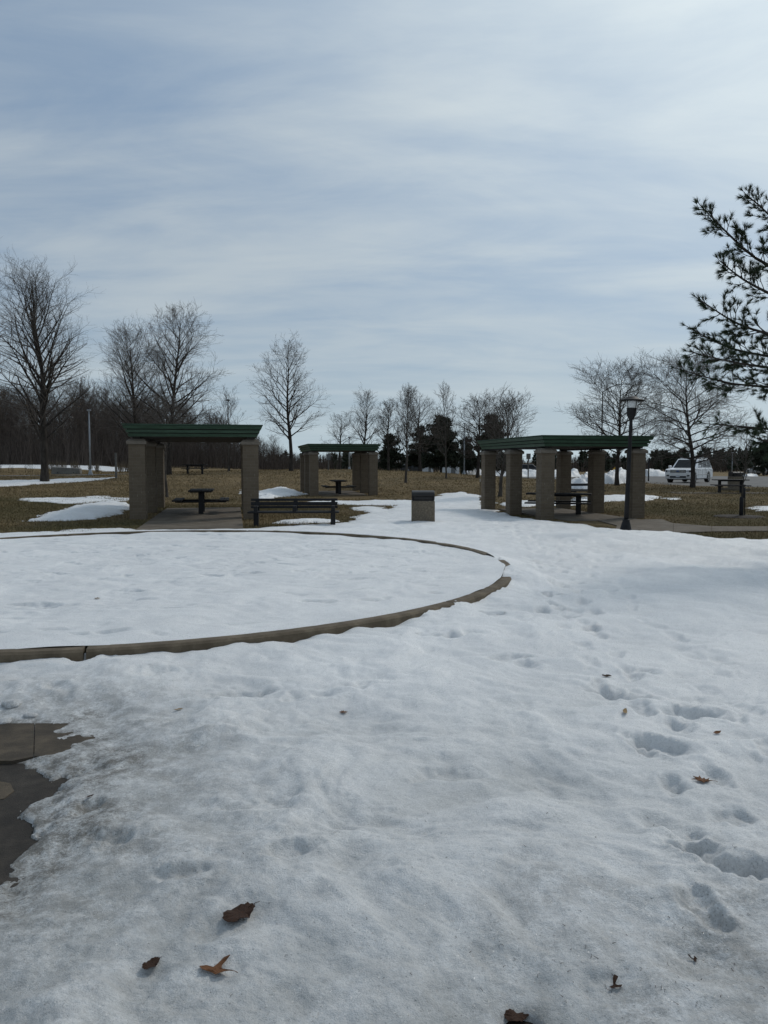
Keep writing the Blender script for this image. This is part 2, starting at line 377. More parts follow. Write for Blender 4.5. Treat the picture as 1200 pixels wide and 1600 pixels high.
M = dict(
    snow=m_snow('old granular snow'), lawn=m_lawn(), blade=m_blade(),
    slab=m_concrete('broom finished concrete', (0.112, 0.091, 0.068), (0.16, 0.132, 0.10)),
    curb=m_concrete('tan curb concrete', (0.112, 0.087, 0.059), (0.195, 0.153, 0.105), 5),
    edging=m_concrete('damp stained edging concrete', (0.062, 0.050, 0.037), (0.125, 0.098, 0.068), 5),
    barrier=m_concrete('grey cast concrete', (0.16, 0.155, 0.14), (0.22, 0.21, 0.19)),
    asphalt=m_concrete('worn asphalt', (0.036, 0.031, 0.026), (0.068, 0.057, 0.046), 6),
    lot=m_concrete('pale dry asphalt', (0.13, 0.125, 0.115), (0.17, 0.16, 0.15), .6),
    aggregate=m_aggregate(), brick=m_brick(),
    mortar=plain('grey mortar', (0.165, 0.135, 0.104), (0.20, 0.165, 0.128), 20, .95),
    lime=plain('lime bloom', (0.32, 0.28, 0.225), (0.38, 0.335, 0.28), 20, .95),
    cap=m_concrete('cast cap stone', (0.17, 0.145, 0.115), (0.22, 0.185, 0.15), 4),
    green=m_roof('green painted fascia', (0.030, 0.062, 0.037), (0.042, 0.084, 0.052)),
    soffit=plain('dark soffit boards', (0.022, 0.019, 0.018), (0.034, 0.030, 0.028), 5, .8),
    wood=m_wood(), black=plain('black painted metal', (0.010, 0.010, 0.011), (0.017, 0.016, 0.017), 9, .6, .001, .25),
    lid=plain('brown black plastic', (0.014, 0.012, 0.012), (0.024, 0.021, 0.019), 6, .5, .001, .35),
    hole=plain('dark opening', (0.004, 0.004, 0.004), (0.007, 0.006, 0.006), 6, .9),
    galv=plain('galvanised steel', (0.30, 0.32, 0.34), (0.38, 0.40, 0.42), 6, .5, 0, .5, .3),
    post=plain('weathered sign post', (0.10, 0.095, 0.085), (0.15, 0.14, 0.125), 8, .8),
    signback=plain('grey sign back', (0.12, 0.125, 0.125), (0.17, 0.175, 0.175), 4, .6),
    yellow=plain('yellow warning sign', (0.55, 0.30, 0.02), (0.62, 0.36, 0.03), 6, .5),
    lens=plain('frosted lamp glass', (0.62, 0.64, 0.64), (0.72, 0.74, 0.74), 8, .35),
    bark=m_bark('dark grey bark', (0.035, 0.030, 0.026), (0.068, 0.058, 0.050)),
    bark2=m_bark('pale grey bark', (0.062, 0.053, 0.045), (0.105, 0.092, 0.078)),
    twig=m_island('brown grey twig', (0.085, 0.073, 0.064), (0.16, 0.139, 0.122)),
    twig2=m_island('red brown twig', (0.062, 0.048, 0.041), (0.12, 0.096, 0.082)),
    brush=m_island('dark winter brush', (0.052, 0.042, 0.036), (0.13, 0.104, 0.087)),
    reed=m_island('dead reed', (0.065, 0.052, 0.036), (0.16, 0.125, 0.085)),
    needle=m_island('pine needle', (0.028, 0.042, 0.024), (0.062, 0.080, 0.044)),
    needle_far=m_island('far spruce needle', (0.028, 0.036, 0.025), (0.056, 0.062, 0.042)),
    dryleaf=m_island('clinging dry leaf', (0.13, 0.085, 0.05), (0.26, 0.19, 0.12)),
    leaf_dark=m_leaf('wet dead leaf', (0.022, 0.010, 0.006), (0.060, 0.026, 0.012)),
    leaf_rust=m_leaf('rust dead leaf', (0.10, 0.040, 0.015), (0.20, 0.090, 0.038)),
    leaf_tan=m_leaf('tan dead leaf', (0.22, 0.14, 0.06), (0.34, 0.24, 0.12)),
    mulch=m_concrete('bark mulch', (0.022, 0.015, 0.010), (0.045, 0.031, 0.021), 22),
    paint=plain('white car paint', (0.80, 0.80, 0.80), (0.84, 0.84, 0.84), 2, .25, 0, .6),
    carglass=plain('tinted car glass', (0.008, 0.010, 0.011), (0.013, 0.015, 0.016), 3, .3, 0, .2),
    tyre=plain('tyre rubber', (0.014, 0.014, 0.014), (0.022, 0.022, 0.022), 20, .85),
    chrome=plain('bright alloy', (0.5, 0.51, 0.52), (0.6, 0.61, 0.62), 5, .25, 0, .6, .9),
    trim=plain('dark grey trim', (0.035, 0.036, 0.038), (0.05, 0.051, 0.053), 5, .5),
    lampglass=plain('headlamp glass', (0.45, 0.48, 0.5), (0.6, 0.62, 0.64), 5, .15, 0, .6),
    emblem=plain('blue badge', (0.02, 0.05, 0.16), (0.03, 0.07, 0.2), 5, .3),
    plate=plain('number plate', (0.5, 0.52, 0.55), (0.6, 0.62, 0.64), 5, .4),
    darkpaint=plain('dark car paint', (0.018, 0.019, 0.022), (0.028, 0.029, 0.032), 3, .3, 0, .6),
    silver=plain('silver car paint', (0.30, 0.31, 0.33), (0.36, 0.37, 0.39), 3, .3, 0, .6, .3),
    whitewall=plain('white siding', (0.5, 0.52, 0.54), (0.58, 0.6, 0.62), 3, .7),
    orange=plain('reflective tip', (0.25, 0.25, 0.25), (0.32, 0.32, 0.32), 5, .5),
)

# ------------------------------------------------------------------ the ground
def grid_mesh(name, X, Y, Z, keep=None, smooth=True, attrs=None):
    r, c = X.shape; V = np.stack([X, Y, Z], -1).reshape(-1, 3)
    i = np.arange(r * c).reshape(r, c)
    F = np.stack([i[:-1, :-1], i[:-1, 1:], i[1:, 1:], i[1:, :-1]], -1).reshape(-1, 4)
    attrs = dict(attrs or {})
    if keep is not None:
        k = keep.ravel(); F = F[k[F].any(1)]
        used = np.zeros(len(V), bool); used[F.ravel()] = True
        re = np.cumsum(used) - 1; V = V[used]; F = re[F]
        attrs = {a: v.ravel()[used] for a, v in attrs.items()}
    me = np_mesh(name, V, F, smooth)
    for a, v in attrs.items():
        at_ = me.attributes.new(a, 'FLOAT', 'POINT'); at_.data.foreach_set('value', np.asarray(v, np.float32).ravel())
    return me

OUT = [(-300, 852), (0, 836), (120, 833), (200, 831), (300, 831), (388, 829), (405, 826), (470, 822), (545, 816), (572, 803), (600, 797), (622, 790), (560, 789.5), (528, 788.5),
       (470, 787.5), (470, 784), (560, 783), (640, 782), (672, 780), (690, 772), (722, 769), (748, 774), (757, 781), (752, 788), (758, 794), (776, 798), (795, 803),
       (838, 812.5), (870, 816), (905, 820), (945, 825.5), (985, 830), (1060, 836), (1200, 846), (1420, 858)]
def ground_s(u, v, z):
    d = ray(u, v); t = (z - H) / d.z; return (d.x * t, d.y * t)
OUTER = gpoly(OUT) + [(26, 10), (26, -6), (-26, -6), (-26, 12)]
BARE = gpoly([(0, 1150), (60, 1153), (90, 1170), (78, 1181), (30, 1186), (36, 1201), (62, 1210), (76, 1226), (118, 1217), (72, 1254), (32, 1274), (42, 1300),
              (36, 1330), (24, 1346), (32, 1366), (0, 1396), (-160, 1480), (-500, 1560), (-620, 1150)])
HOLE = [ground_s(u, v, -.075) for u, v in ((782, 1584), (802, 1574), (830, 1577), (836, 1592), (832, 1625), (778, 1625))]
RC, RR = (-3.9, 12.22), 5.9              # planter ring: centre and outer radius
TOPZ = 0.05                             # top of the curb

PRINTS = []                             # x, y, heading, half length, half width, depth
def foot(u, v, ang, L, W, D):
    p = ground(u, v); PRINTS.append((p.x, p.y, R(ang), L, W, D))
for a in ((1040, 1200, -48, .20, .10, .050), (1165, 1412, -50, .24, .12, .07), (968, 1106, -20, .17, .10, .055), (1088, 1140, -15, .20, .12, .055), (1008, 1068, -30, .16, .10, .04),
          (926, 999, 10, .17, .09, .055), (868, 941, -15, .16, .09, .055), (884, 962, 20, .20, .11, .055), (848, 966, 60, .13, .08, .045), (910, 934, 0, .14, .08, .045), (905, 920, 10, .16, .09, .04),
          (868, 893, 0, .18, .09, .05), (846, 886, 10, .17, .09, .05), (845, 868, 0, .18, .09, .045), (842, 848, 0, .2, .1, .045), (778, 973, 10, .2, .1, .04), (700, 1013, 0, .2, .1, .045),
          (700, 972, 20, .16, .08, .035), (640, 985, 0, .16, .08, .03), (800, 1045, 20, .2, .1, .04), (130, 1052, 0, .16, .08, .05), (240, 1075, 20, .2, .1, .03), (380, 1100, 10, .2, .1, .04),
          (480, 1108, 10, .22, .1, .035), (560, 1095, 0, .18, .1, .025), (690, 1240, 10, .18, .1, .02),
          (200, 1335, 40, .10, .06, .04), (180, 1330, 0, .1, .07, .03), (140, 1275, 60, .08, .06, .05), (300, 1400, 10, .12, .06, .03), (470, 1370, 20, .12, .05, .03), 
             (740, 1010, 0, .14, .08, .03), (960, 880, 0, .2, .1, .03), (720, 805, 20, .2, .1, .05),
          (700, 795, 70, .2, .1, .05), (735, 790, 10, .22, .12, .05), (640, 800, 20, .2, .1, .05), (610, 806, 40, .2, .1, .05), 
          (1060, 1330, -40, .2, .1, .02), (420, 1290, 10, .2, .12, .02)): foot(*a)
for u, v in ((375, 1432), (237, 1512), (338, 1519), (537, 1115), (1097, 1222), (140, 1247), (279, 1110), (1085, 1502), (962, 1545)):
    d = ray(u, v); t = (-.06 - H) / d.z; q = .5 * abs(d.y * t) / 14 + .05; PRINTS.append((d.x * t, d.y * t, .6, q, q * .75, .013))
_rng = np.random.default_rng(4)
TRAIL = [ground_s(u, v, -.07) for u, v in ((1230, 1530), (1150, 1400), (1085, 1210), (1040, 1140), (968, 1075), (905, 975), (868, 915), (845, 862), (800, 825), (735, 795))]
def along(path, step, side, jit, dmin, dmax, seed):
    rg = np.random.default_rng(seed); k = 0
    for (ax, ay), (bx, by) in zip(path, path[1:]):
        L = math.hypot(bx - ax, by - ay); dx, dy = (bx - ax) / L, (by - ay) / L
        for q in np.arange(0, L, step):
            sd_ = side * (1 if k % 2 else -1) + rg.normal(0, jit); k += 1
            PRINTS.append((ax + dx * q - dy * sd_ + rg.normal(0, .05), ay + dy * q + dx * sd_, math.atan2(dy, dx) + rg.normal(0, .25), rg.uniform(.13, .19), rg.uniform(.06, .10), rg.uniform(dmin, dmax)))
along(TRAIL, .36, .14, .09, .020, .042, 31)
along([(p[0] + .75, p[1] + .5) for p in TRAIL[2:]], .42, .13, .16, .008, .024, 32)
along([ground_s(u, v, -.07) for u, v in ((1010, 1090), (1090, 1100), (1170, 1130), (1230, 1190))], .30, .16, .10, .015, .035, 33)
for k in range(60):                     # older, half melted prints across the plaza
    x = _rng.uniform(-6, 9); y = _rng.uniform(4.2, 24)
    if math.hypot(x - RC[0], y - RC[1]) < 6.2: continue
    PRINTS.append((x, y, _rng.uniform(0, 3.1), _rng.uniform(.1, .2), _rng.uniform(.06, .11), _rng.uniform(.012, .035)))
INPRINTS = []
for u, v, L, D in ((250, 992, .16, .03), (590, 935, .2, .03), (500, 940, .22, .03), (400, 900, .2, .025), (330, 905, .2, .025), (430, 880, .2, .025), (560, 905, .2, .02), (300, 880, .2, .02),
                   (70, 948, .35, .05), (220, 870, .3, .02), (600, 885, .25, .02), (680, 925, .16, .03), (700, 905, .2, .02), (90, 985, .15, .03), (125, 992, .12, .03), (175, 990, .14, .025),
                   (380, 970, .2, .02), (470, 930, .2, .02), (200, 860, .3, .02), (520, 860, .3, .02), (650, 862, .3, .015)):
    d = ray(u, v); t = (TOPZ - H) / d.z; INPRINTS.append((d.x * t, d.y * t, _rng.uniform(-.4, .4), L, L * .4, D))
for k in range(150):
    a = _rng.uniform(0, 6.28); r = 5.3 * math.sqrt(_rng.uniform(0, 1))
    INPRINTS.append((RC[0] + r * math.cos(a), RC[1] + r * math.sin(a), _rng.uniform(-.6, .6), _rng.uniform(.08, .24), _rng.uniform(.05, .1), _rng.uniform(.008, .024)))
def stamp(x, y, prints, seed=0):
    dz = np.zeros(x.shape)
    for px, py, an, L, W, D in prints:
        m = np.nonzero((np.abs(x - px) < 2.2 * L) & (np.abs(y - py) < 2.2 * L))
        if not len(m[0]): continue
        dx = x[m] - px; dy = y[m] - py; c, s_ = math.cos(an), math.sin(an)
        a = (dx * c + dy * s_) / L; b = (-dx * s_ + dy * c) / W
        a = a + .42 * fbm(x[m] * 7 + px, y[m] * 7, 3, 3); b = b + .42 * fbm(x[m] * 7, y[m] * 7 + py, 9, 3)
        r = np.sqrt(a * a + b * b)
        dz[m] += -1.2 * D * (1 - sstep(.30, 1.15, r + .25 * a)) * (1 + .3 * fbm(x[m] * 14, y[m] * 14, 1, 3)) + .22 * D * np.exp(-((r - 1.25) / .28) ** 2)
    return dz
def relief(x, y, s=0):
    wx = x + .18 * vnoise(x * 1.6, y * 1.6, 5 + s); wy = y + .18 * vnoise(x * 1.6, y * 1.6, 6 + s)
    return (.034 * fbm(wx * .85, wy * 1.0, 21 + s, 3) + .017 * fbm(wx * 2.6, wy * 3.0, 31 + s, 3) + .0075 * fbm(wx * 7, wy * 8, 41 + s, 4) + .0012 * fbm(x * 40, y * 42, 51 + s, 2)
            - .022 * np.maximum(fbm(wx * 1.7, wy * 2.3, 61 + s, 3) - .15, 0))
def snow_main(x, y):
    """height and dirt of the trodden snow round the planter"""
    rr = np.hypot(x, y); lo = sstep(3, 20, rr)
    w = .10 + .22 * lo
    sd = sdist(x, y, OUTER) + fbm(x / (w * 3), y / (w * 3), 71, 4) * w
    e1 = 1 - np.exp(-np.maximum(sd, 0) / .45)
    wob = fbm(x * 4.2, y * 4.2, 81, 4)
    sb = -sdist(x, y, BARE) + wob * .05 + .022 * fbm(x * 19, y * 19, 85, 4)
    e2 = .12 * (1 - np.exp(-np.maximum(sb, 0) / .012)) + .20 * sstep(0, .2, sb + .06 * fbm(x * 7, y * 7, 5, 3)) + .68 * sstep(.1, 1.3, sb + .15 * fbm(x * 2.5, y * 2.5, 6, 3))
    sh = -sdist(x, y, HOLE) + fbm(x * 14, y * 14, 91, 3) * .018
    e3 = .45 * (1 - np.exp(-np.maximum(sh, 0) / .015)) + .55 * sstep(0, .35, sh)
    T = (.115 - .03 * lo) * e1 * e2 * e3
    neg = np.minimum(np.minimum(sd, sb), sh)
    mod = np.clip(np.minimum(e1 * 1.2, np.minimum(.15 + e2, e3)), 0, 1)
    z = terrain(x, y) + T + (relief(x, y) * (1 + .35 * sstep(7, 3, y)) + .006 * fbm(x * 5.5, y * 5.5, 131, 4) * sstep(6, 2.5, y) + stamp(x, y, PRINTS)) * mod
    z = np.where(neg < 0, terrain(x, y) - .012 + np.maximum(neg, -.3) * .25, np.maximum(z, terrain(x, y) + .006 * (neg > .01) - .004))
    # snow level follows the curb at its far side, drifts over it at the right hand end
    r = np.hypot(x - RC[0], y - RC[1])
    near_far = sstep(13.0, 16.5, y)
    lvl = TOPZ - .010 + (.026 + relief(x, y, 7) * .3) * sstep(RR - .13, RR - .03, r)
    k = np.exp(-np.maximum(r - RR, 0) / .9) * near_far
    z = z * (1 - k) + lvl * k * 1.0
    drift = .165 * np.exp(-np.maximum(((x - 1.98) / .42) ** 2 + ((y - 10.95) / .50) ** 2, .12) ** 1.4)
    lump = (.055 * np.clip(fbm(x * 1.5, y * 1.5, 99, 3) + .1, -.5, 1) + .06 * sstep(-2.6, 1.4, x) - .022) * np.exp(-np.maximum(r - RR, 0) / .30)
    z = z + drift + lump * (1 - near_far)
    d_bare = np.exp(-np.maximum(sb, 0) / .62) * (1.25 + .45 * fbm(x * 3, y * 3, 77, 3))
    d_low = sstep(3.3, 2.1, y + .5 * fbm(x * 1.3, y * 1.3, 14, 3)) * (.12 + .34 * sstep(-.4, 1.0, x)) * np.clip(.6 + .9 * fbm(x * 2.2, y * 2.6, 8, 3), .1, 1.3)
    d_edge = np.exp(-np.maximum(sd, 0) / .18) * .35
    d_hole = np.exp(-np.maximum(sh, 0) / .07) * .9
    dirt = np.clip(np.maximum.reduce([d_bare, d_low, d_edge, d_hole]) + .08 * sstep(6, 2, rr), 0, 1)
    return z, dirt, neg
def greying(x, y, z):  # greyer snow colour towards the viewer and in the hollows
    low = np.clip(.5 - (z - terrain(x, y) - .09) / .08, 0, 1)
    return np.clip(sstep(6.5, 2.0, y + .8 * fbm(x * .9, y * .9, 44, 3)) * (.42 + .5 * low) + .22 * low, 0, 1)
def snow_in(x, y):
    r = np.hypot(x - RC[0], y - RC[1])
    z = TOPZ - .012 + .05 * (1 - (r / RR) ** 2) - .030 * sstep(13, 16.5, y) + (relief(x, y, 3) * .75 + stamp(x, y, INPRINTS)) * sstep(RR - .15, RR - .7, r)
    z = z + .10 * np.exp(-(((x - 1.9) / .6) ** 2 + ((y - 11.05) / .6) ** 2)) + .02 * fbm(x * 1.7, y * 1.7, 12, 2) * sstep(RR - 1.2, RR - .1, r)
    return z

def build_ground():
    # lawn: one sheet to the horizon, finer close by
    gx = np.sinh(np.linspace(-5.2, 5.2, 300)) / math.sinh(5.2) * 2500
    gy = np.concatenate([np.linspace(-30, 12, 14)[:-1], np.linspace(12, 110, 240), 110 * (2500 / 110) ** np.linspace(0, 1, 50)[1:]])
    X, Y = np.meshgrid(gx, gy); Z = terrain(X, Y)
    near = sstep(30, 24, Y) * sstep(0, 1, Y)
    green = np.clip((.45 + .7 * fbm(X * .25, Y * .25, 3, 3)) * sstep(44, 26, Y) + .35 * sstep(56, 48, Y) * sstep(16, 22, X), 0, 1)
    # sink the sheet under pads and snow so nothing pokes through
    Z = Z - .06 * (sdist(X, Y, OUTER) > 1.2)
    link('ground', grid_mesh('ground', X, Y, Z, None, True, {'green': green}), M['lawn'])['kind'] = 'structure'
    # trodden snow, resolution falling with distance
    vv = np.concatenate([np.linspace(1900, 1640, 40)[:-1], np.linspace(1640, 830, 620), np.linspace(829, 766, 110)])
    ys = H / np.tan(np.arctan((vv - 800) / 1200) + PITCH)
    uu = np.linspace(-.95, .95, 820)
    Yg = np.repeat(ys[:, None], len(uu), 1) + uu[None, :] * 0
    Xg = uu[None, :] * (Yg * 1.0 + .6)
    Zg, dirt, neg = snow_main(Xg, Yg)
    r = np.hypot(Xg - RC[0], Yg - RC[1])
    keep = (neg > -.12) & (r > RR + .30)
    o = link('snow_cover', grid_mesh('snow_cover', Xg, Yg, Zg, keep, True, {'dirt': dirt, 'greying': greying(Xg, Yg, Zg)}), M['snow']); o['kind'] = 'structure'
    tag(o, 'trodden old snow spread over the plaza outside the curb ring')
    th = np.linspace(0, 2 * math.pi, 1500); rad = np.linspace(RR - .13, RR + .5, 34)
    T_, R_ = np.meshgrid(th, rad); Xi = RC[0] + R_ * np.cos(T_); Yi = RC[1] + R_ * np.sin(T_); Zi, dirt, neg = snow_main(Xi, Yi)
    o = link('snow_rim', grid_mesh('snow_rim', Xi, Yi, Zi, neg > -.12, True, {'dirt': dirt, 'greying': greying(Xi, Yi, Zi)}), M['snow']); o['kind'] = 'structure'
    tag(o, 'snow banked up against the outside of the curb ring')
    # snow in the ring
    rad = np.linspace(0.02, RR - .128, 330); th = np.linspace(0, 2 * math.pi, 721)
    T_, R_ = np.meshgrid(th, rad); Xi = RC[0] + R_ * np.cos(T_); Yi = RC[1] + R_ * np.sin(T_)
    o = link('snow_bed', grid_mesh('snow_bed', Xi, Yi, snow_in(Xi, Yi), None, True, {'dirt': Xi * 0 + .04 + .1 * np.exp(-(RR - R_) / .1)}), M['snow']); o['kind'] = 'structure'
    tag(o, 'flat pocked snow filling the round planter inside the curb ring')
build_ground()

# curb of the round planter, cut into cast lengths with open joints
def build_curb():
    root = empty('planter_curb', (RC[0], RC[1], 0), 0, 'tan concrete curb ring round the snowy planter, cut by narrow joints', 'curb')
    pj = ray(134, 1012); t = (TOPZ - H) / pj.z; a0 = math.atan2(pj.y * t - RC[1], pj.x * t - RC[0])
    n = 9; span = 2 * math.pi / n
    for i in range(n):
        a1 = a0 + i * span + .0022; a2 = a0 + (i + 1) * span - .0022; K = 40
        prof = [(RR - .15, -.3), (RR - .15, TOPZ - .012), (RR - .138, TOPZ), (RR - .02, TOPZ), (RR + .004, TOPZ - .02), (RR + .03, -.3)]
        V = []; F = []
        for k in range(K + 1):
            a = a1 + (a2 - a1) * k / K; j = random.Random(i * 99 + k).uniform(-.0015, .0015)
            V += [((r + j) * math.cos(a), (r + j) * math.sin(a), z + (j if z > 0 else 0)) for r, z in prof]
        m = len(prof)
        for k in range(K):
            for q in range(m): F.append((k * m + q, k * m + (q + 1) % m, (k + 1) * m + (q + 1) % m, (k + 1) * m + q))
        me = bpy.data.meshes.new('curb_stone')
        me.from_pydata(V, [], F + [tuple(range(m))[::-1], tuple(K * m + q for q in range(m))])
        link('curb_stone', me, M['curb'], root)
build_curb()

def drape(name, pts, mat, dz, thick=.08, label=None, parent=None):
    """a level-topped poured piece: outline in world x, y, following the ground at its corners"""
    bm = bmesh.new()
    top = [bm.verts.new((x, y, tz(x, y) + dz)) for x, y in pts]; bot = [bm.verts.new((x, y, tz(x, y) + dz - thick)) for x, y in pts]
    bm.faces.new(top); bm.faces.new(bot[::-1]); n = len(pts)
    for i in range(n): bm.faces.new((top[i], bot[i], bot[(i + 1) % n], top[(i + 1) % n]))
    bmesh.ops.recalc_face_normals(bm, faces=bm.faces)
    me = bpy.data.meshes.new(name); bm.to_mesh(me); bm.free()
    o = link(name, me, mat, parent)
    if parent is None: o['kind'] = 'structure'
    if label: o['label'] = label
    return o
# bare corner at lower left: a worn asphalt walk with a pale patch, and a concrete edge strip with one joint
def flat(name, poly, z, mat, label=None, thick=.1, parent=None):
    mb = MB(); mb.prism(poly, z - thick, z, 'Z'); o = mb.build(name, mat, parent)
    if parent is None: o['kind'] = 'structure'
    if label: o['label'] = label
    return o
def ground_z0(u, v, z=-.14):
    d = ray(u, v); t = (z - H) / d.z; return (d.x * t, d.y * t)
pA = [ground_z0(*p) for p in ((-620, 1192), (20, 1191), (160, 1180), (190, 1230), (170, 1320), (120, 1420), (-60, 1520), (-520, 1640))]
flat('walkway', pA, -.150, M['asphalt'], 'dark worn asphalt walk bared at the lower left corner')
pad = [ground_z0(*p) for p in ((-30, 1214), (16, 1222), (22, 1234), (6, 1246), (-30, 1250))]
flat('pavement_patch', pad, -.146, M['edging'], 'pale worn patch on the bare asphalt walk', .004)
strip = empty('edging_strip', (0, 0, 0)); strip['kind'] = 'structure'; strip['label'] = 'tan concrete edging strip bared beside the asphalt walk'
for poly in (((-620, 1130), (53.6, 1130), (52.2, 1182), (20, 1188.5), (-620, 1189)), ((54.8, 1130), (160, 1130), (150, 1178), (53.5, 1181.5))):
    flat('concrete_length', [ground_z0(*p, -.128) for p in poly], -.128, M['edging'], None, .1, strip)
flat('soil_patch', [ground_z0(*p) for p in ((760, 1565), (850, 1565), (850, 1640), (750, 1640))], -.128, M['mulch'], 'dark wet turf showing through a melted hole in the snow', .05)

# ------------------------------------------------------------------ picnic shelters
ANG = R(11); FX = Vector((math.cos(ANG), math.sin(ANG))); RX = Vector((-math.sin(ANG), math.cos(ANG)))
CW, CH = .46, 2.24
def column_meshes():
    core = MB().box((0, 0, (CH - .3) / 2), (CW - .012, CW - .012, CH + .3)).mesh('mortar_core', M['mortar'])
    rnd = random.Random(2); bm = MB(); course = .0975; n = 23; per = 2; gap = .009
    for c in range(n):
        z = c * course + course / 2 + .001; off = .5 if c % 2 else 0
        for side in range(4):
            a = side * math.pi / 2; L = CW / per; cuts = [0, L * (.5 if off else 1), L * (1.5 if off else 2)] + ([CW] if off else [])
            for p, q in zip(cuts, cuts[1:]):
                mx = -CW / 2 + (p + q) / 2; pr = rnd.uniform(0, .002)
                d = .05; w = q - p - gap
                # bricks of one side stop short of the corner bricks of the next
                ctr = Matrix.Rotation(a, 4, 'Z') @ Vector((mx, -CW / 2 + d / 2 - pr, z))
                bm.box(ctr, (w, d, course - gap), a)
    bricks = bm.mesh('brickwork', M['brick'])
    lm = MB(); r2 = random.Random(8)
    for side in (0, 3, 1):
        a = side * math.pi / 2
        for c in r2.sample(range(2, 23), 5):
            x = r2.choice((-.115, 0, .115)); ctr = Matrix.Rotation(a, 4, 'Z') @ Vector((x, -CW / 2 - .0005, c * course - .03))
            lm.box(ctr, (.007, .008, r2.uniform(.04, .085)), a)
    lime = lm.mesh('lime_stain', M['lime'])
    cap = MB()
    cap.box((0, 0, CH + .045), (CW + .10, CW + .10, .088)); cap.box((0, 0, CH + .125), (CW + .10, CW + .10, .07), taper=.72)
    for s_ in (0, 1): cap.box((0, 0, CH + .045), ((.006 if s_ else CW + .104), (CW + .104 if s_ else .006), .05))
    capm = cap.mesh('cap_stone', M['cap'])
    st = MB().box((0, 0, CH + .19), (.2, .2, .1)).mesh('steel_stub', M['soffit'])
    return core, bricks, lime, capm, st
COLM = column_meshes()
def shelter(C, label, seed, pads):
    zs = [tz(*(C + FX * f + RX * r)) for f in (0, 3.25) for r in (0, 5.8)]; z0 = min(zs) + .01
    root = empty('picnic_shelter', (C.x, C.y, z0), ANG, label, 'picnic shelter', 'brick picnic shelters with green roofs')
    for f in (0, 3.25):
        for r in (0, 2.9, 5.8):
            c = link('column', COLM[1], None, root, (f, r, 0)); c['kind'] = 'stuff'
            link('mortar_core', COLM[0], None, c); link('lime_stain', COLM[2], None, c)
            link('cap_stone', COLM[3], None, c); link('steel_stub', COLM[4], None, c)
    x0, x1, y0, y1 = -.36, 3.61, -.55, 6.25
    zb = 2.43
    # stepped, outward leaning fascia made of three boards a side; the near ends are mitred into rings
    def ring(a, b, za, zb_, oa, ob, th=.05):
        mb = MB(); V = []
        for z, o in ((za, oa), (zb_, ob)):
            for k in (0, -th):
                V.append([mb.bm.verts.new(p) for p in ((x0 - o - k, y0 - o - k, z), (x1 + o + k, y0 - o - k, z), (x1 + o + k, y1 + o + k, z), (x0 - o - k, y1 + o + k, z))])
        for i in range(4):
            j = (i + 1) % 4
            for p, q in ((0, 2), (2, 3), (3, 1), (1, 0)): mb.bm.faces.new((V[p][i], V[p][j], V[q][j], V[q][i]))
        return mb
    ring(0, 0, zb + .03, zb + .118, -.165, -.135).build('fascia_board', M['green'], root)
    ring(0, 0, zb + .142, zb + .225, -.105, -.085).build('fascia_board', M['green'], root)
    ring(0, 0, zb + .250, zb + .345, -.055, -.015).build('fascia_board', M['green'], root)
    ring(0, 0, zb + .360, zb + .388, .0, .0, .09).build('drip_edge', M['green'], root)
    ring(0, 0, zb + .04, zb + .37, -.20, -.085, .04).build('fascia_backing', M['soffit'], root)
    MB().box(((x0 + x1) / 2, (y0 + y1) / 2, zb + .335), (x1 - x0 - .17, y1 - y0 - .17, .06)).build('roof_deck', M['green'], root)
    MB().box(((x0 + x1) / 2, (y0 + y1) / 2, zb + .05), (x1 - x0 - .49, y1 - y0 - .49, .03)).build('soffit', M['soffit'], root)
    for f in (0, 3.25): MB().box((f, 2.9, zb + .005), (.2, 6.3, .055)).build('beam', M['soffit'], root)
    for a, b, c, d in pads:
        MB().box(((a + b) / 2, (c + d) / 2, -.075 + .07), (b - a - .012, d - c - .012, .15)).build('floor_slab', M['slab'], root, .006)
    return root, z0
C_L = Vector((-7.2, 22.5)); C_R = Vector((5.33, 25.4)); C_M = Vector((-3.8, 41.6))
shL, zL = shelter(C_L, 'near left brick shelter with green roof beside the black bench', 1, [(.36, 2.98, a, b) for a, b in ((-3.95, -1.7), (-1.7, .55), (.55, 2.8), (2.8, 5.2))])
shR, zR = shelter(C_R, 'right brick shelter with green roof behind the lamp post', 2, [(.36, 3.0, a, b) for a, b in ((-1.0, 1.2), (1.2, 3.4), (3.4, 5.6))])
shM, zM = shelter(C_M, 'small looking distant brick shelter with green roof on the lawn between the other two', 3, [(.36, 2.9, a, b) for a, b in ((-.1, 2.8), (2.8, 5.7))])

# walk running off to the right from the right-hand shelter
wk = empty('footpath', (0, 0, 0)); wk['kind'] = 'structure'; wk['label'] = 'concrete footpath running right from the lamp post'
edge_hi = [C_R + FX * 1.4 + RX * -1.0, C_R + FX * 3.7 + RX * -.9, ground(1052, 819).xy, ground(1112, 823.5).xy, ground(1200, 824).xy, ground(1420, 825).xy]
edge_lo = [C_R + FX * .8 + RX * -3.4, ground(960, 832).xy, ground(1052, 834).xy, ground(1112, 832).xy, ground(1200, 831).xy, ground(1420, 831.5).xy]
for i in range(5):
    a, b, c, d = edge_hi[i], edge_hi[i + 1], edge_lo[i + 1], edge_lo[i]
    def sh(p, q, k): return p + (q - p) * k
    pts = [sh(a, b, .004), sh(a, b, .996), sh(d, c, .996), sh(d, c, .004)]
    drape('path_slab', [tuple(p) for p in pts], M['slab'], .028, .15, None, wk)

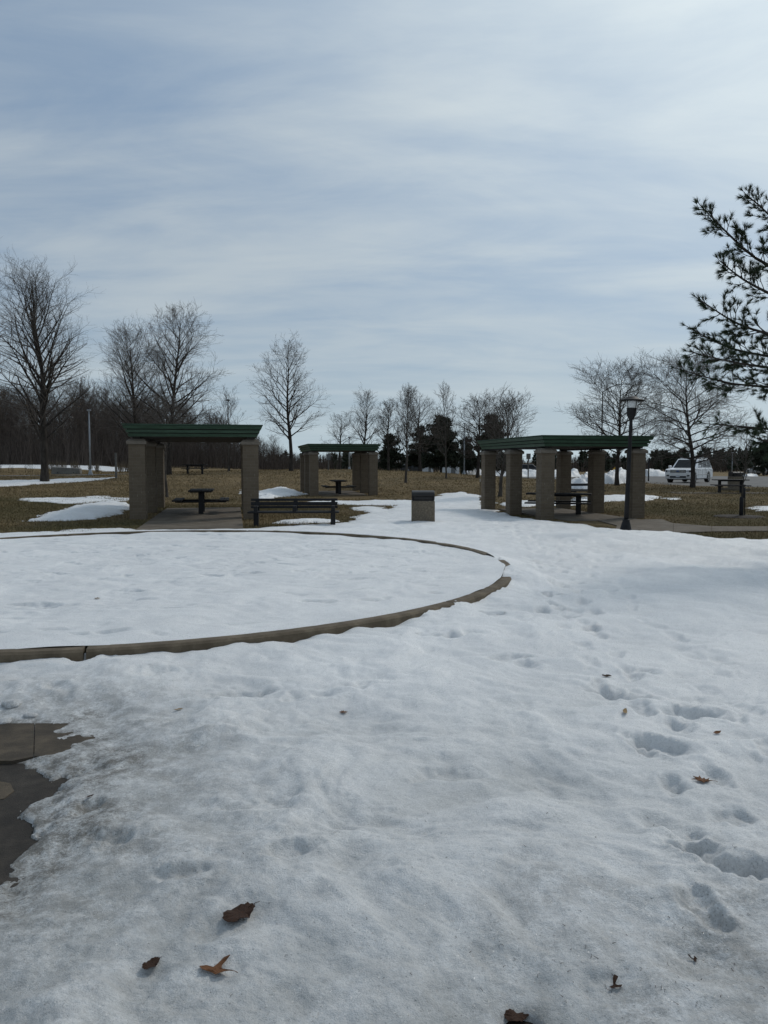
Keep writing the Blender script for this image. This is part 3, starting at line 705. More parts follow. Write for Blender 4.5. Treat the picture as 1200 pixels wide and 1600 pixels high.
# ------------------------------------------------------------------ picnic tables
def picnic_table(label, x, y, rz, z=None):
    z = tz(x, y) if z is None else z
    t = empty('picnic_table', (x, y, z), rz, label, 'picnic table', 'dark pedestal picnic tables')
    for k in range(4): MB().box((0, -.285 + k * .19, .735), (1.83, .182, .05)).build('table_plank', M['wood'], t, .006)
    for s_ in (-1, 1):
        for k in (0, 1): MB().box((0, s_ * (.66 + k * .15), .43), (1.83, .142, .05)).build('bench_plank', M['wood'], t, .006)
    for px in (-.56, .56):
        MB().box((px, 0, .34), (.15, .15, .69)).build('pedestal', M['black'], t, .01)
        MB().box((px, 0, .695), (.10, .66, .03)).build('top_bracket', M['black'], t)
        MB().tube([(px + .01, -.80, .385), (px + .01, .80, .385)], .03).build('bench_arm', M['black'], t)
    MB().box((0, 0, .675), (1.0, .06, .06)).build('spine', M['black'], t)
    return t
picnic_table('dark picnic table on the slab inside the near left shelter', -5.98, 25.15, R(101), zL + .07)
picnic_table('dark picnic table inside the right shelter, partly behind its columns', 6.3, 27.7, R(165), zR + .07).scale = (1.25, 1, 1)
picnic_table('dark picnic table inside the distant middle shelter', -2.55, 42.9, R(101), zM + .07)
p = spot(305, 60); picnic_table('far dark picnic table on the lawn crest, seen through the left shelter', p.x, p.y, R(4))
p = spot(907, 37.5); picnic_table('dark picnic table on the lawn just behind the right shelter', p.x, p.y, R(8))
p = spot(1141, 43); tr = picnic_table('dark picnic table on the right lawn in front of a concrete bin', p.x, p.y, R(-14))
drape('table_pad', [(p.x - 3.4, p.y - 1.2), (p.x + 2.2, p.y - 1.2), (p.x + 2.2, p.y + 1.2), (p.x - 3.4, p.y + 1.2)], M['slab'], .02, .1, 'concrete pad under the picnic table on the right lawn')

# ------------------------------------------------------------------ bench
def bench():
    p = spot(459, 20.6)
    t = empty('park_bench', (p.x, p.y, p.z), R(3), 'long black slatted park bench with three armrests facing the planter', 'bench')
    W = 2.34
    for k in range(3): MB().box((0, -.21 + k * .145, .395), (W + .08, .138, .045)).build('seat_slat', M['black'], t, .006)
    for k, (yy, zz, hh) in enumerate(((.24, .51, .06), (.262, .602, .095), (.285, .71, .065))):
        MB().box((0, yy - .035, zz), (W, .03, hh), 0, R(-9)).build('back_slat', M['black'], t, .006)
    for x in (-1.0, .03, 1.05):
        MB().box((x, .255, .555), (.11, .05, .38), 0, R(-9)).build('back_support', M['black'], t, .006)
        a = MB().box((x, -.02, .545), (.09, .46, .035)).build('armrest', M['black'], t, .006)
        MB().box((x, -.20, .472), (.10, .08, .11)).build('arm_post', M['black'], a, .004)
    for x in (-1.0, 1.05):
        MB().box((x, -.10, .15), (.125, .13, .45)).build('leg', M['black'], t, .008)
        MB().box((x, .02, .355), (.07, .46, .035)).build('seat_bracket', M['black'], t)
bench()

# ------------------------------------------------------------------ litter bins
def bin_(x, y, rz, label, z=None):
    t = empty('litter_bin', (x, y, tz(x, y) if z is None else z), rz, label, 'litter bin', 'concrete litter bins with dark hoods')
    MB().box((0, 0, .32), (.66, .66, .72)).build('concrete_body', M['aggregate'], t, .018)
    MB().box((0, 0, .692), (.60, .60, .03)).build('lid_rim', M['lid'], t)
    # hood: curved over from the back, overhanging front flap set back under it
    prof = [(.29, .70), (.30, .88), (.285, .93), (.24, .955), (.0, .965), (-.20, .955), (-.29, .93), (-.335, .885), (-.345, .84), (-.33, .80), (-.315, .80), (-.30, .84), (-.26, .75), (-.27, .70)]
    h = MB().prism(prof, -.325, .325, 'X').build('hood', M['lid'], t, .022, seg=3)
    MB().prism([(-.318, .716), (-.33, .74), (-.322, .80), (-.29, .84), (-.275, .84), (-.295, .716)], -.26, .26, 'X').build('flap', M['lid'], h)
    MB().box((0, -.262, .765), (.56, .03, .11)).build('opening', M['hole'], h)
    return t
p = spot(661, 21.9); bin_(p.x, p.y, R(-2), 'pebbly concrete litter bin with dark hood standing in the snow')
p = spot(1149, 46.0); bin_(p.x, p.y, R(2), 'concrete litter bin behind the picnic table on the right lawn', p.z + .16)
drape('bin_pad', [(p.x - .6, p.y - .6), (p.x + .6, p.y - .6), (p.x + .6, p.y + .6), (p.x - .6, p.y + .6)], M['slab'], .15, .3, 'raised concrete pad under the distant litter bin')

# ------------------------------------------------------------------ lamp post
def lamp_post():
    p = spot(979, 20.4)
    t = empty('lamp_post', (p.x, p.y, p.z), 0, 'black lamp post with flat round cap beside the right shelter', 'lamp post'); t.rotation_euler = (0, R(1.6), 0)
    MB().lathe([(.17, -.05), (.17, .03), (.155, .06), (.115, .22), (.095, .27), (.10, .30), (.085, .32)], 8).build('base', M['black'], t)
    MB().lathe([(.062, .3), (.060, 1.0), (.043, 2.96), (.045, 2.99)], 14).build('pole', M['black'], t)
    f = MB().lathe([(.055, 2.97), (.075, 3.0), (.10, 3.04), (.118, 3.07), (.128, 3.255), (.135, 3.26)], 12).build('fitter', M['black'], t)
    MB().lathe([(.128, 3.262), (.158, 3.44), (.155, 3.445)], 16).build('glass', M['lens'], t)
    c = MB().lathe([(.31, 3.448), (.33, 3.462), (.31, 3.480), (.19, 3.51), (.16, 3.54), (.08, 3.57), (.02, 3.58)], 20).build('cap', M['black'], t)
    for k in range(4):
        a = k * math.pi / 2 + .5
        MB().tube([(.135 * math.cos(a), .135 * math.sin(a), 3.25), (.168 * math.cos(a), .168 * math.sin(a), 3.46)], .007, 5).build('lens_rib', M['black'], t)
lamp_post()

# ------------------------------------------------------------------ trees
class Tubes:
    """many tapered branches as one mesh"""
    def __init__(s): s.V = []; s.F3 = []; s.F4 = []; s.n = 0
    def add(s, P, rad, k):
        P = np.asarray(P); m = len(P)
        D = np.gradient(P, axis=0); D /= (np.linalg.norm(D, axis=1)[:, None] + 1e-9)
        ref = np.array([0, 0, 1.0]) if abs(D[0, 2]) < .9 else np.array([1.0, 0, 0])
        A = np.cross(D, ref); A /= (np.linalg.norm(A, axis=1)[:, None] + 1e-9); B = np.cross(D, A)
        th = np.arange(k) * 2 * math.pi / k
        ring = P[:, None, :] + np.asarray(rad)[:, None, None] * (np.cos(th)[None, :, None] * A[:, None, :] + np.sin(th)[None, :, None] * B[:, None, :])
        s.V.append(ring.reshape(-1, 3)); i = np.arange(m * k).reshape(m, k) + s.n
        nx = np.roll(i, -1, 1); s.F4.append(np.stack([i[:-1], nx[:-1], nx[1:], i[1:]], -1).reshape(-1, 4)); s.n += m * k
    def mesh(s, name, mat):
        me = np_mesh(name, np.concatenate(s.V), [np.concatenate(s.F4)], True); me.materials.append(mat); return me
def leaf_tris(P, size, rng):
    n = len(P); a = rng.normal(size=(n, 3)); a /= np.linalg.norm(a, axis=1)[:, None]; b = rng.normal(size=(n, 3)); b -= (a * b).sum(1)[:, None] * a; b /= np.linalg.norm(b, axis=1)[:, None]
    s_ = size * rng.uniform(.6, 1.3, n)[:, None]
    V = np.stack([P - a * s_, P + b * s_ * .6, P + a * s_, P - b * s_ * .6], 1).reshape(-1, 3)
    return V, np.arange(4 * n).reshape(-1, 4)
def curve(rng, p0, d0, L, n, wander, up):
    P = [p0]; d = d0 / np.linalg.norm(d0)
    for i in range(n):
        d = d + rng.normal(0, wander, 3) + np.array([0, 0, up]); d /= np.linalg.norm(d)
        P.append(P[-1] + d * L / n)
    return np.array(P)
def bare_tree(seed, h, rad, r0, base=.2, limbs=26, asc=50, sub=9, twigs=6, up=.10, shape='oval', leaves=0, multi=0, tw=1.0, lean=0.0):
    """h height, rad crown radius, asc limb angle from vertical in degrees at the base of the crown"""
    rng = np.random.default_rng(seed); T = Tubes(); Cn = Tubes(); tips = []
    n = 14; tr = [np.zeros(3)]; d = np.array([lean, 0, 1.0])
    for i in range(n):
        d = d + rng.normal(0, .045, 3); d[2] = max(d[2], .8); d /= np.linalg.norm(d); d = d * .8 + np.array([lean * .3, 0, 1]) * .2; d /= np.linalg.norm(d)
        tr.append(tr[-1] + d * h / n)
    tr = np.array(tr); tr[:, :2] -= 0; tr[:, 2] *= h / tr[-1, 2]
    tt = np.linspace(0, 1, n + 1); rr = r0 * ((1 - tt) ** .9 * .92 + .03); rr[0] *= 1.35
    P0 = tr.copy(); P0[0, 2] = -.15; T.add(P0, rr, 8)
    prof = {'oval': lambda s_: (.70 + .30 * min(s_ / .18, 1)) * (1 - s_) ** .62 + .10, 'round': lambda s_: math.sqrt(max(1 - (max(s_ - .22, 0) / .80) ** 2, .02)) * (.8 + .2 * min(s_ / .2, 1)),
            'cone': lambda s_: (1 - s_) ** .75 * .95 + .1, 'vase': lambda s_: (.35 + .65 * s_) * (1 - s_ ** 5) + .15}[shape]
    def pos(t): k = t * n; i = min(int(k), n - 1); return tr[i] + (tr[i + 1] - tr[i]) * (k - i)
    az = rng.uniform(0, 6.28)
    for b in range(limbs):
        s_ = (b + rng.uniform(-.3, .3)) / limbs; s_ = min(max(s_, 0), .97); t = base + (1 - base) * s_ * .96
        az += 2.4 + rng.normal(0, .35); ang = R(asc * (1 - .45 * s_) + rng.normal(0, 6))
        L = rad * prof(s_) / max(math.sin(ang), .42) * rng.uniform(.78, 1.12); L = min(L, (h * 1.0 - t * h) * 1.25 + .12 * h)
        dv = np.array([math.cos(az) * math.sin(ang), math.sin(az) * math.sin(ang), math.cos(ang)])
        p0 = pos(t); r1 = max(min(rr[min(int(t * n), n)] * .52, .017 * L + .010), .014)
        m = 7; P = curve(rng, p0, dv, L, m, .065, up); T.add(P, r1 * (np.linspace(1, .0, m + 1) ** .85 * .93 + .10), 5)
        ns = max(3, int(sub * (.5 + .6 * L / rad)))
        for c in range(ns):
            q = .16 + .84 * (c + rng.uniform(0, 1)) / ns; k = q * m; i = min(int(k), m - 1); p1 = P[i] + (P[i + 1] - P[i]) * (k - i); dd = P[i + 1] - P[i]; dd /= np.linalg.norm(dd)
            sd_ = rng.normal(size=3); sd_ -= sd_.dot(dd) * dd; sd_ /= np.linalg.norm(sd_)
            an = R(rng.uniform(28, 55)); L2 = L * (.50 - .27 * q) * rng.uniform(.65, 1.25) + .02 * h; d2 = dd * math.cos(an) + sd_ * math.sin(an)
            m2 = 5; P2 = curve(rng, p1, d2, L2, m2, .10, up); r2 = max(r1 * (1.05 - .75 * q) * .5, .0085 * tw); Cn.add(P2, r2 * np.linspace(1, .4, m2 + 1), 4)
            nt_ = max(2, int(twigs * rng.uniform(.7, 1.3)))
            for e in range(nt_):
                q2 = .15 + .85 * (e + rng.uniform(0, 1)) / nt_; k2 = q2 * m2; i2 = min(int(k2), m2 - 1); p2 = P2[i2] + (P2[i2 + 1] - P2[i2]) * (k2 - i2); de = P2[i2 + 1] - P2[i2]; de /= np.linalg.norm(de)
                se = rng.normal(size=3); se -= se.dot(de) * de; se /= np.linalg.norm(se); a3 = R(rng.uniform(25, 60)); L3 = L2 * rng.uniform(.28, .62)
                P3 = curve(rng, p2, de * math.cos(a3) + se * math.sin(a3), L3, 3, .12, up); Cn.add(P3, .0055 * tw * np.array([1.1, 1, .85, .5]), 3); tips.append(P3[-1])
                for g in range(2):
                    p3 = P3[1 + g]; dg = P3[2 + g] - P3[1 + g] if g < 2 else de; dg = dg / np.linalg.norm(dg) + rng.normal(0, .5, 3); dg /= np.linalg.norm(dg)
                    Cn.add(np.array([p3, p3 + dg * L3 * .25 + np.array([0, 0, .02]), p3 + dg * L3 * .5 + np.array([0, 0, .05])]),   .0045 * tw * np.array([1, .9, .5]), 3)
    k = h / max(np.percentile(np.concatenate(Cn.V)[:, 2], 99.97), tr[-1, 2])       # the topmost twigs end at the height asked for
    for q in (T, Cn):
        for a_ in q.V: a_[:, 2] *= np.where(a_[:, 2] > 0, k, 1)
    for a_ in tips: a_[2] *= k
    lv = None
    if leaves:
        tp = np.array(tips); low = tp[:, 2] < h * (base + .33); cand = tp[low] if low.sum() > 10 else tp
        P = cand[rng.integers(0, len(cand), leaves)] + rng.normal(0, .12, (leaves, 3)); V, F = leaf_tris(P, .055, rng)
        lv = (V, F)
    return T, Cn, lv
def make_tree(label, u, Y, vtop, rpx, seed, r0=None, cat='tree', bark='bark', twig='twig', group='bare trees on the lawn', name='bare_tree', hoff=0, loc=None, **k):
    p = loc or spot(u, Y); top = at(u, vtop, Y).z; h = top - p.z; rad = rpx * Y / 1200
    T, Cn, lv = bare_tree(seed, h, rad, r0 or h * .022, **k)
    t = empty(name, tuple(p), 0, label, cat, group)
    link('trunk', T.mesh('trunk', M[bark]), None, t); link('crown', Cn.mesh('crown', M[twig]), None, t)
    if lv:
        me = np_mesh('dry_leaves', lv[0], lv[1]); me.materials.append(M['dryleaf']); o = link('dry_leaves', me, None, t); o['kind'] = 'stuff'
    return t
make_tree('tallest bare tree, at left, with a thick dark trunk and a few dry leaves', 70, 50, 388, 82, 11, .27, base=.20, limbs=46, asc=46, sub=10, twigs=6, up=.05, shape='oval', leaves=170, tw=.85)
make_tree('bare tree cut by the left edge of the photo', -85, 42, 330, 100, 12, .26, base=.2, limbs=34, asc=46, sub=9, twigs=6, up=.07)
make_tree('tall bare tree right behind the left shelter roof, with a single leader', 264, 60, 466, 78, 13, .22, base=.22, limbs=40, asc=56, sub=10, twigs=7, up=.05)
make_tree('bare tree rising just left of the leader tree behind the left shelter', 217, 66, 492, 62, 14, .18, base=.2, limbs=40, asc=52, sub=11, twigs=7, up=.05)
make_tree('slim pale trunked young tree close behind the left shelter', 261, 36, 612, 40, 15, .075, bark='bark2', base=.45, limbs=16, asc=48, sub=7, twigs=5)
make_tree('thin young bare tree on the crest beside a light pole', 357, 67, 598, 30, 16, .06, bark='bark2', base=.3, limbs=18, asc=50, sub=6, twigs=4)
make_tree('airy bare tree alone on the crest between two shelters, leaves on its low limbs', 455, 68, 520, 56, 17, .19, base=.24, limbs=34, asc=58, sub=9, twigs=5, up=.04, shape='oval', leaves=160)
make_tree('small round bare tree beyond the crest left of the middle shelter roof', 531, 88, 636, 26, 18, .15, base=.3, limbs=24, asc=66, sub=8, twigs=5, up=.03, shape='round')
make_tree('upright bare tree rising behind the middle shelter roof', 570, 82, 600, 32, 19, .15, base=.26, limbs=28, asc=46, sub=8, twigs=5, up=.06)
make_tree('dense dark bare tree on the slope right of the middle shelter roof', 607, 72, 622, 28, 20, .13, base=.3, limbs=28, asc=60, sub=9, twigs=6, up=.04)
make_tree('young bare tree on the grass slope above the litter bin', 634, 54, 597, 30, 21, .095, bark='bark2', base=.28, limbs=26, asc=40, sub=7, twigs=5, up=.09)
make_tree('spreading bare tree in front of the dark pines', 657, 76, 610, 34, 22, .17, base=.25, limbs=28, asc=64, sub=9, twigs=6, up=.03, shape='round')
make_tree('thin leader bare tree standing before the big dark pine', 697, 62, 594, 30, 23, .075, bark='bark2', base=.22, limbs=24, asc=42, sub=6, twigs=4, shape='cone', up=.09)
make_tree('broad dark bare tree left of the right shelter roof', 746, 66, 608, 44, 24, .17, base=.26, limbs=32, asc=68, sub=11, twigs=7, up=.03, shape='round', twig='twig2', tw=1.1)
make_tree('bare tree with many upright shoots seen beside the left columns of the right shelter', 781, 40, 598, 50, 25, .11, bark='bark2', base=.22, limbs=34, asc=44, sub=8, twigs=5, up=.10, lean=.10, shape='vase')
make_tree('wide bare tree beyond the right shelter roof, left of the lamp', 964, 55, 552, 78, 26, .17, base=.24, limbs=38, asc=74, sub=12, twigs=7, up=.045, shape='round', tw=1.1)
make_tree('rounded bare tree standing in front of the white car', 1082, 51, 537, 82, 27, .18, base=.20, limbs=38, asc=76, sub=13, twigs=8, up=.02, shape='round', tw=1.1)
# sapling with guard and mulch
def sapling():
    p = spot(1161, 25.4)
    T, Cn, _ = bare_tree(41, 3.15, .42, .028, base=.34, limbs=13, asc=40, sub=4, twigs=2, up=.05, shape='cone', tw=.8)
    t = empty('young_tree', tuple(p), 0, 'thin sapling in a black trunk guard on a mulch ring', 'young tree')
    link('trunk', T.mesh('trunk', M['bark2']), None, t); link('crown', Cn.mesh('crown', M['twig']), None, t)
    MB().lathe([(.055, 0), (.07, .05), (.065, .62), (.05, .66)], 9, (-.03, 0, 0)).build('trunk_guard', M['black'], t)
    MB().tube([(.10, .03, -.1), (.075, .02, .95)], .018, 6).build('stake', M['black'], t)
    MB().lathe([(.05, .62), (.052, .64), (.045, 1.05), (.04, 1.06)], 8, (.0, 0, 0)).build('tree_tie', M['black'], t)
    V = []; n = 26; rnd = random.Random(5)
    mb = MB(); mb.lathe([(.95, -.06), (.85, .005), (.5, .03), (.1, .04)], n); o = mb.build('mulch_ring', M['mulch'], t); o.scale = (1.0, 1.1, 1)
sapling()

# conifers
def conifer(seed, h, rad, r0, tiers, needles, size, base=.08, droop=0.05, ragged=.55):
    rng = np.random.default_rng(seed); T = Tubes(); V = []; tot = 0
    tr = curve(rng, np.zeros(3), np.array([0, 0, 1.0]), h, 10, .02, .03); tr[:, 2] *= h / tr[-1, 2]; tr0 = tr.copy(); tr0[0, 2] = -.2
    T.add(tr0, r0 * np.linspace(1.1, .12, 11), 7); tufts = []
    for i in range(tiers):
        s_ = base + (1 - base) * (i + rng.uniform(0, 1)) / tiers; z = s_ * h
        L = rad * (math.sqrt(max(1 - s_ ** 2.2, 0)) * .9 + .08) * rng.uniform(1 - ragged, 1.12); az = rng.uniform(0, 6.28)
        d = np.array([math.cos(az), math.sin(az), rng.uniform(.05, .45)]); k = s_ * 10; i0 = min(int(k), 9)
        P = curve(rng, tr[i0] + (tr[i0 + 1] - tr[i0]) * (k - i0), d, L, 5, .08, .02 - droop); T.add(P, (.012 + .014 * L) * np.linspace(1, .2, 6), 4)
        nn = max(4, int(needles * L / rad))
        q = rng.uniform(.25, 1.0, nn); kk = np.clip((q * 5).astype(int), 0, 4); pp = P[kk] + (P[kk + 1] - P[kk]) * (q * 5 - kk)[:, None]
        pp = pp + rng.normal(0, .10 * L * .8 + .04, (nn, 3)) * np.array([1, 1, .55]); tufts.append(pp)
    tufts = np.concatenate(tufts)
    return T, tufts
def tuft_mesh(name, C_, size, per, rng, mat, width=.16, updir=.35):
    n = len(C_); K = per
    d = rng.normal(size=(n, K, 3)); d[..., 2] += updir * 1.5; d /= np.linalg.norm(d, axis=2)[..., None]
    s_ = rng.normal(size=(n, K, 3)); s_ -= (s_ * d).sum(2)[..., None] * d; s_ /= np.linalg.norm(s_, axis=2)[..., None]
    L = size * rng.uniform(.7, 1.2, (n, K, 1)); c = C_[:, None, :]
    V = np.stack([c + s_ * L * width * .5, c - s_ * L * width * .5, c + d * L], 2).reshape(-1, 3)
    me = np_mesh(name, V, np.arange(len(V)).reshape(-1, 3)); me.materials.append(mat); return me
def far_conifer(label, u, Y, vtop, rpx, seed, tiers=70, needles=26, size=.34, base=.1):
    p = spot(u, Y); h = at(u, vtop, Y).z - p.z; T, tf = conifer(seed, h, rpx * Y / 1200, h * .022, tiers, needles, size, base)
    t = empty('pine_tree', tuple(p), 0, label, 'pine tree', 'dark pines beyond the lawn crest')
    link('trunk', T.mesh('trunk', M['bark']), None, t)
    link('crown', tuft_mesh('crown', tf, size, 7, np.random.default_rng(seed + 5), M['needle_far'], .3), None, t)
far_conifer('bushy dark pine behind the thin leader tree', 689, 80, 652, 34, 51, 100, 34, .42)
far_conifer('dark pine left of the right shelter, behind the broad bare tree', 768, 80, 650, 32, 52, 90, 32, .40)
far_conifer('dark pine with open top behind the spreading bare tree', 655, 86, 668, 26, 55, 70, 24, .40)
far_conifer('small dark pine near the dense dark bare tree', 610, 84, 680, 24, 53, 70, 24, .36)
far_conifer('low dark pine between the two largest pines', 728, 90, 685, 22, 54, 60, 22, .36)
far_conifer('dark pine at far right behind the parked cars', 1193, 120, 688, 20, 56, 60, 22, .45)

def white_pine():
    base = Vector((9.3, 15.2)); z0 = tz(*base); rng = np.random.default_rng(77)
    t = empty('white_pine', (base.x, base.y, z0), 0, 'near pine reaching its needled branches in from the right edge', 'pine tree')
    T = Tubes(); h = 10.5
    tr = curve(rng, np.zeros(3), np.array([0, 0, 1.0]), h, 10, .015, .03); t0 = tr.copy(); t0[0, 2] = -.2; T.add(t0, .17 * np.linspace(1.15, .15, 11), 9)
    tufts = []; dirs = []
    def local(u, v, Y): return np.array(at(u + 7, v, Y)) - np.array([base.x, base.y, z0])
    def branch(P, r, dens=1.0):
        P = np.asarray(P); m = len(P) - 1; T.add(P, r * np.linspace(1, .16, m + 1), 6); L = np.linalg.norm(np.diff(P, axis=0), axis=1).sum()
        ns = int(11.5 * L * dens)
        for c in range(ns + 1):
            q = .12 + .88 * (c / ns) ** .9; k = q * m; i = min(int(k), m - 1); p0 = P[i] + (P[i + 1] - P[i]) * (k - i); dd = P[i + 1] - P[i]; dd /= np.linalg.norm(dd)
            sd_ = rng.normal(size=3) * np.array([1, 1, .75]); sd_ -= sd_.dot(dd) * dd; sd_ /= np.linalg.norm(sd_); an = R(rng.uniform(30, 58))
            l2 = (.14 + .50 * (1 - q) ** .8 * min(L, 2.6) / 2.2) * rng.uniform(.55, 1.15)
            if c == ns: sd_ = sd_ * 0; an = 0; l2 = .12
            P2 = curve(rng, p0, dd * math.cos(an) + sd_ * math.sin(an), l2, 4, .10, .06); T.add(P2, np.linspace(.009, .004, 5), 4)
            for e in range(max(1, int(l2 * 14))):
                q2 = rng.uniform(.3, 1) if e else 1.0; k2 = q2 * 4; i2 = min(int(k2), 3); p2 = P2[i2] + (P2[i2 + 1] - P2[i2]) * (k2 - i2); d2 = P2[min(i2 + 1, 4)] - P2[i2]; d2 /= np.linalg.norm(d2)
                if e and rng.uniform() < .7:
                    s3 = rng.normal(size=3); s3 -= s3.dot(d2) * d2; s3 /= np.linalg.norm(s3); d3 = d2 * .75 + s3 * .66 + np.array([0, 0, .15]); d3 /= np.linalg.norm(d3)
                    p3 = p2 + d3 * rng.uniform(.06, .16); T.add(np.array([p2, (p2 + p3) / 2, p3]), np.array([.0045, .004, .003]), 3); p2 = p3; d2 = d3
                tufts.append(p2); dirs.append(d2)
    for zt, pts in ((5.9, [(1290, 455, 14.9), (1180, 412, 14.4), (1130, 365, 14.2), (1088, 322, 14.0)]), (6.6, [(1300, 420, 15), (1225, 370, 14.8), (1190, 330, 14.7), (1158, 303, 14.6)]),
                    (4.9, [(1300, 500, 14.6), (1200, 462, 14.0), (1150, 435, 13.8), (1118, 408, 13.7)]), (3.9, [(1300, 535, 14.6), (1200, 525, 14), (1140, 505, 13.8), (1086, 468, 13.7)]),
                    (3.4, [(1300, 575, 14.9), (1200, 558, 14.8), (1130, 545, 14.8), (1070, 512, 14.8)]), (3.0, [(1300, 590, 14.6), (1200, 575, 14.1), (1140, 567, 13.9), (1073, 550, 13.7)]),
                    (2.5, [(1300, 615, 15), (1200, 605, 15), (1130, 600, 15), (1052, 576, 15)]), (1.7, [(1300, 690, 14.8), (1210, 672, 14.4), (1170, 668, 14.2), (1096, 662, 14.0)]),
                    (1.5, [(1300, 700, 14.5), (1220, 690, 14.2), (1190, 690, 14.1), (1168, 682, 14.0)])
                    ):
        zt = min(max(zt, .6), h - .4); k = zt / h * 10; i = int(k); st = tr[i] + (tr[i + 1] - tr[i]) * (k - i)
        Q = [st] + [local(*q) for q in pts]; Q = np.array(Q)
        s_ = np.linspace(0, 1, len(Q)); f = np.linspace(0, 1, 12); P = np.stack([np.interp(f, s_, Q[:, j]) for j in range(3)], 1)
        P[1:-1] = (P[:-2] + 2 * P[1:-1] + P[2:]) / 4; branch(P, .045, 1.0 if zt > 2.3 else .62)
    for b in range(30):                              # the rest of the crown, out of the frame
        zt = rng.uniform(2.0, 10.2); az = rng.uniform(-1.1, 1.3); L = (h - zt) * .36 + .5; k = zt / h * 10; i = min(int(k), 9); st = tr[i] + (tr[i + 1] - tr[i]) * (k - i)
        branch(curve(rng, st, np.array([math.cos(az), math.sin(az), .25]), L, 8, .05, .03), .035)
    link('trunk', T.mesh('trunk', M['bark']), None, t)
    C_ = np.array(tufts); D_ = np.array(dirs); n = len(C_); K = 40
    d = D_[:, None, :] * 1.0 + rng.normal(0, .40, (n, K, 3)); d /= np.linalg.norm(d, axis=2)[..., None]
    s_ = rng.normal(size=(n, K, 3)); s_ -= (s_ * d).sum(2)[..., None] * d; s_ /= np.linalg.norm(s_, axis=2)[..., None]
    L = .12 * rng.uniform(.7, 1.15, (n, K, 1)); c = C_[:, None, :] - D_[:, None, :] * rng.uniform(0, .05, (n, K, 1))
    V = np.stack([c + s_ * .0042, c - s_ * .0042, c + d * L], 2).reshape(-1, 3)
    me = np_mesh('crown', V, np.arange(len(V)).reshape(-1, 3)); me.materials.append(M['needle']); link('crown', me, None, t)
white_pine()

# ------------------------------------------------------------------ woods, thickets, reeds (masses nobody could count)
def merged(variants, places, name, mat, label):
    V = []; F = []; off = 0
    for vi, x, y, z, s_, rz in places:
        v, f = variants[vi]; c, sn = math.cos(rz), math.sin(rz)
        w = np.stack([v[:, 0] * c - v[:, 1] * sn, v[:, 0] * sn + v[:, 1] * c, v[:, 2]], 1) * s_ + np.array([x, y, z])
        V.append(w); F.append(f + off); off += len(v)
    me = np_mesh(name, np.concatenate(V), np.concatenate(F)); me.materials.append(mat)
    o = link(name, me); return tag(o, label, None, None, 'stuff')
def low_tree(seed, kind=0):
    T, Cn, _ = bare_tree(seed, 10, 2.6 if kind == 0 else 3.4, .14, base=.16, limbs=22, asc=50 if kind == 0 else 62, sub=8, twigs=4, up=.08, shape='oval' if kind == 0 else 'round', tw=1.5)
    v1, f1 = np.concatenate(T.V), np.concatenate(T.F4); v2, f2 = np.concatenate(Cn.V), np.concatenate(Cn.F4)
    return np.concatenate([v1, v2]), np.concatenate([f1, f2 + len(v1)])
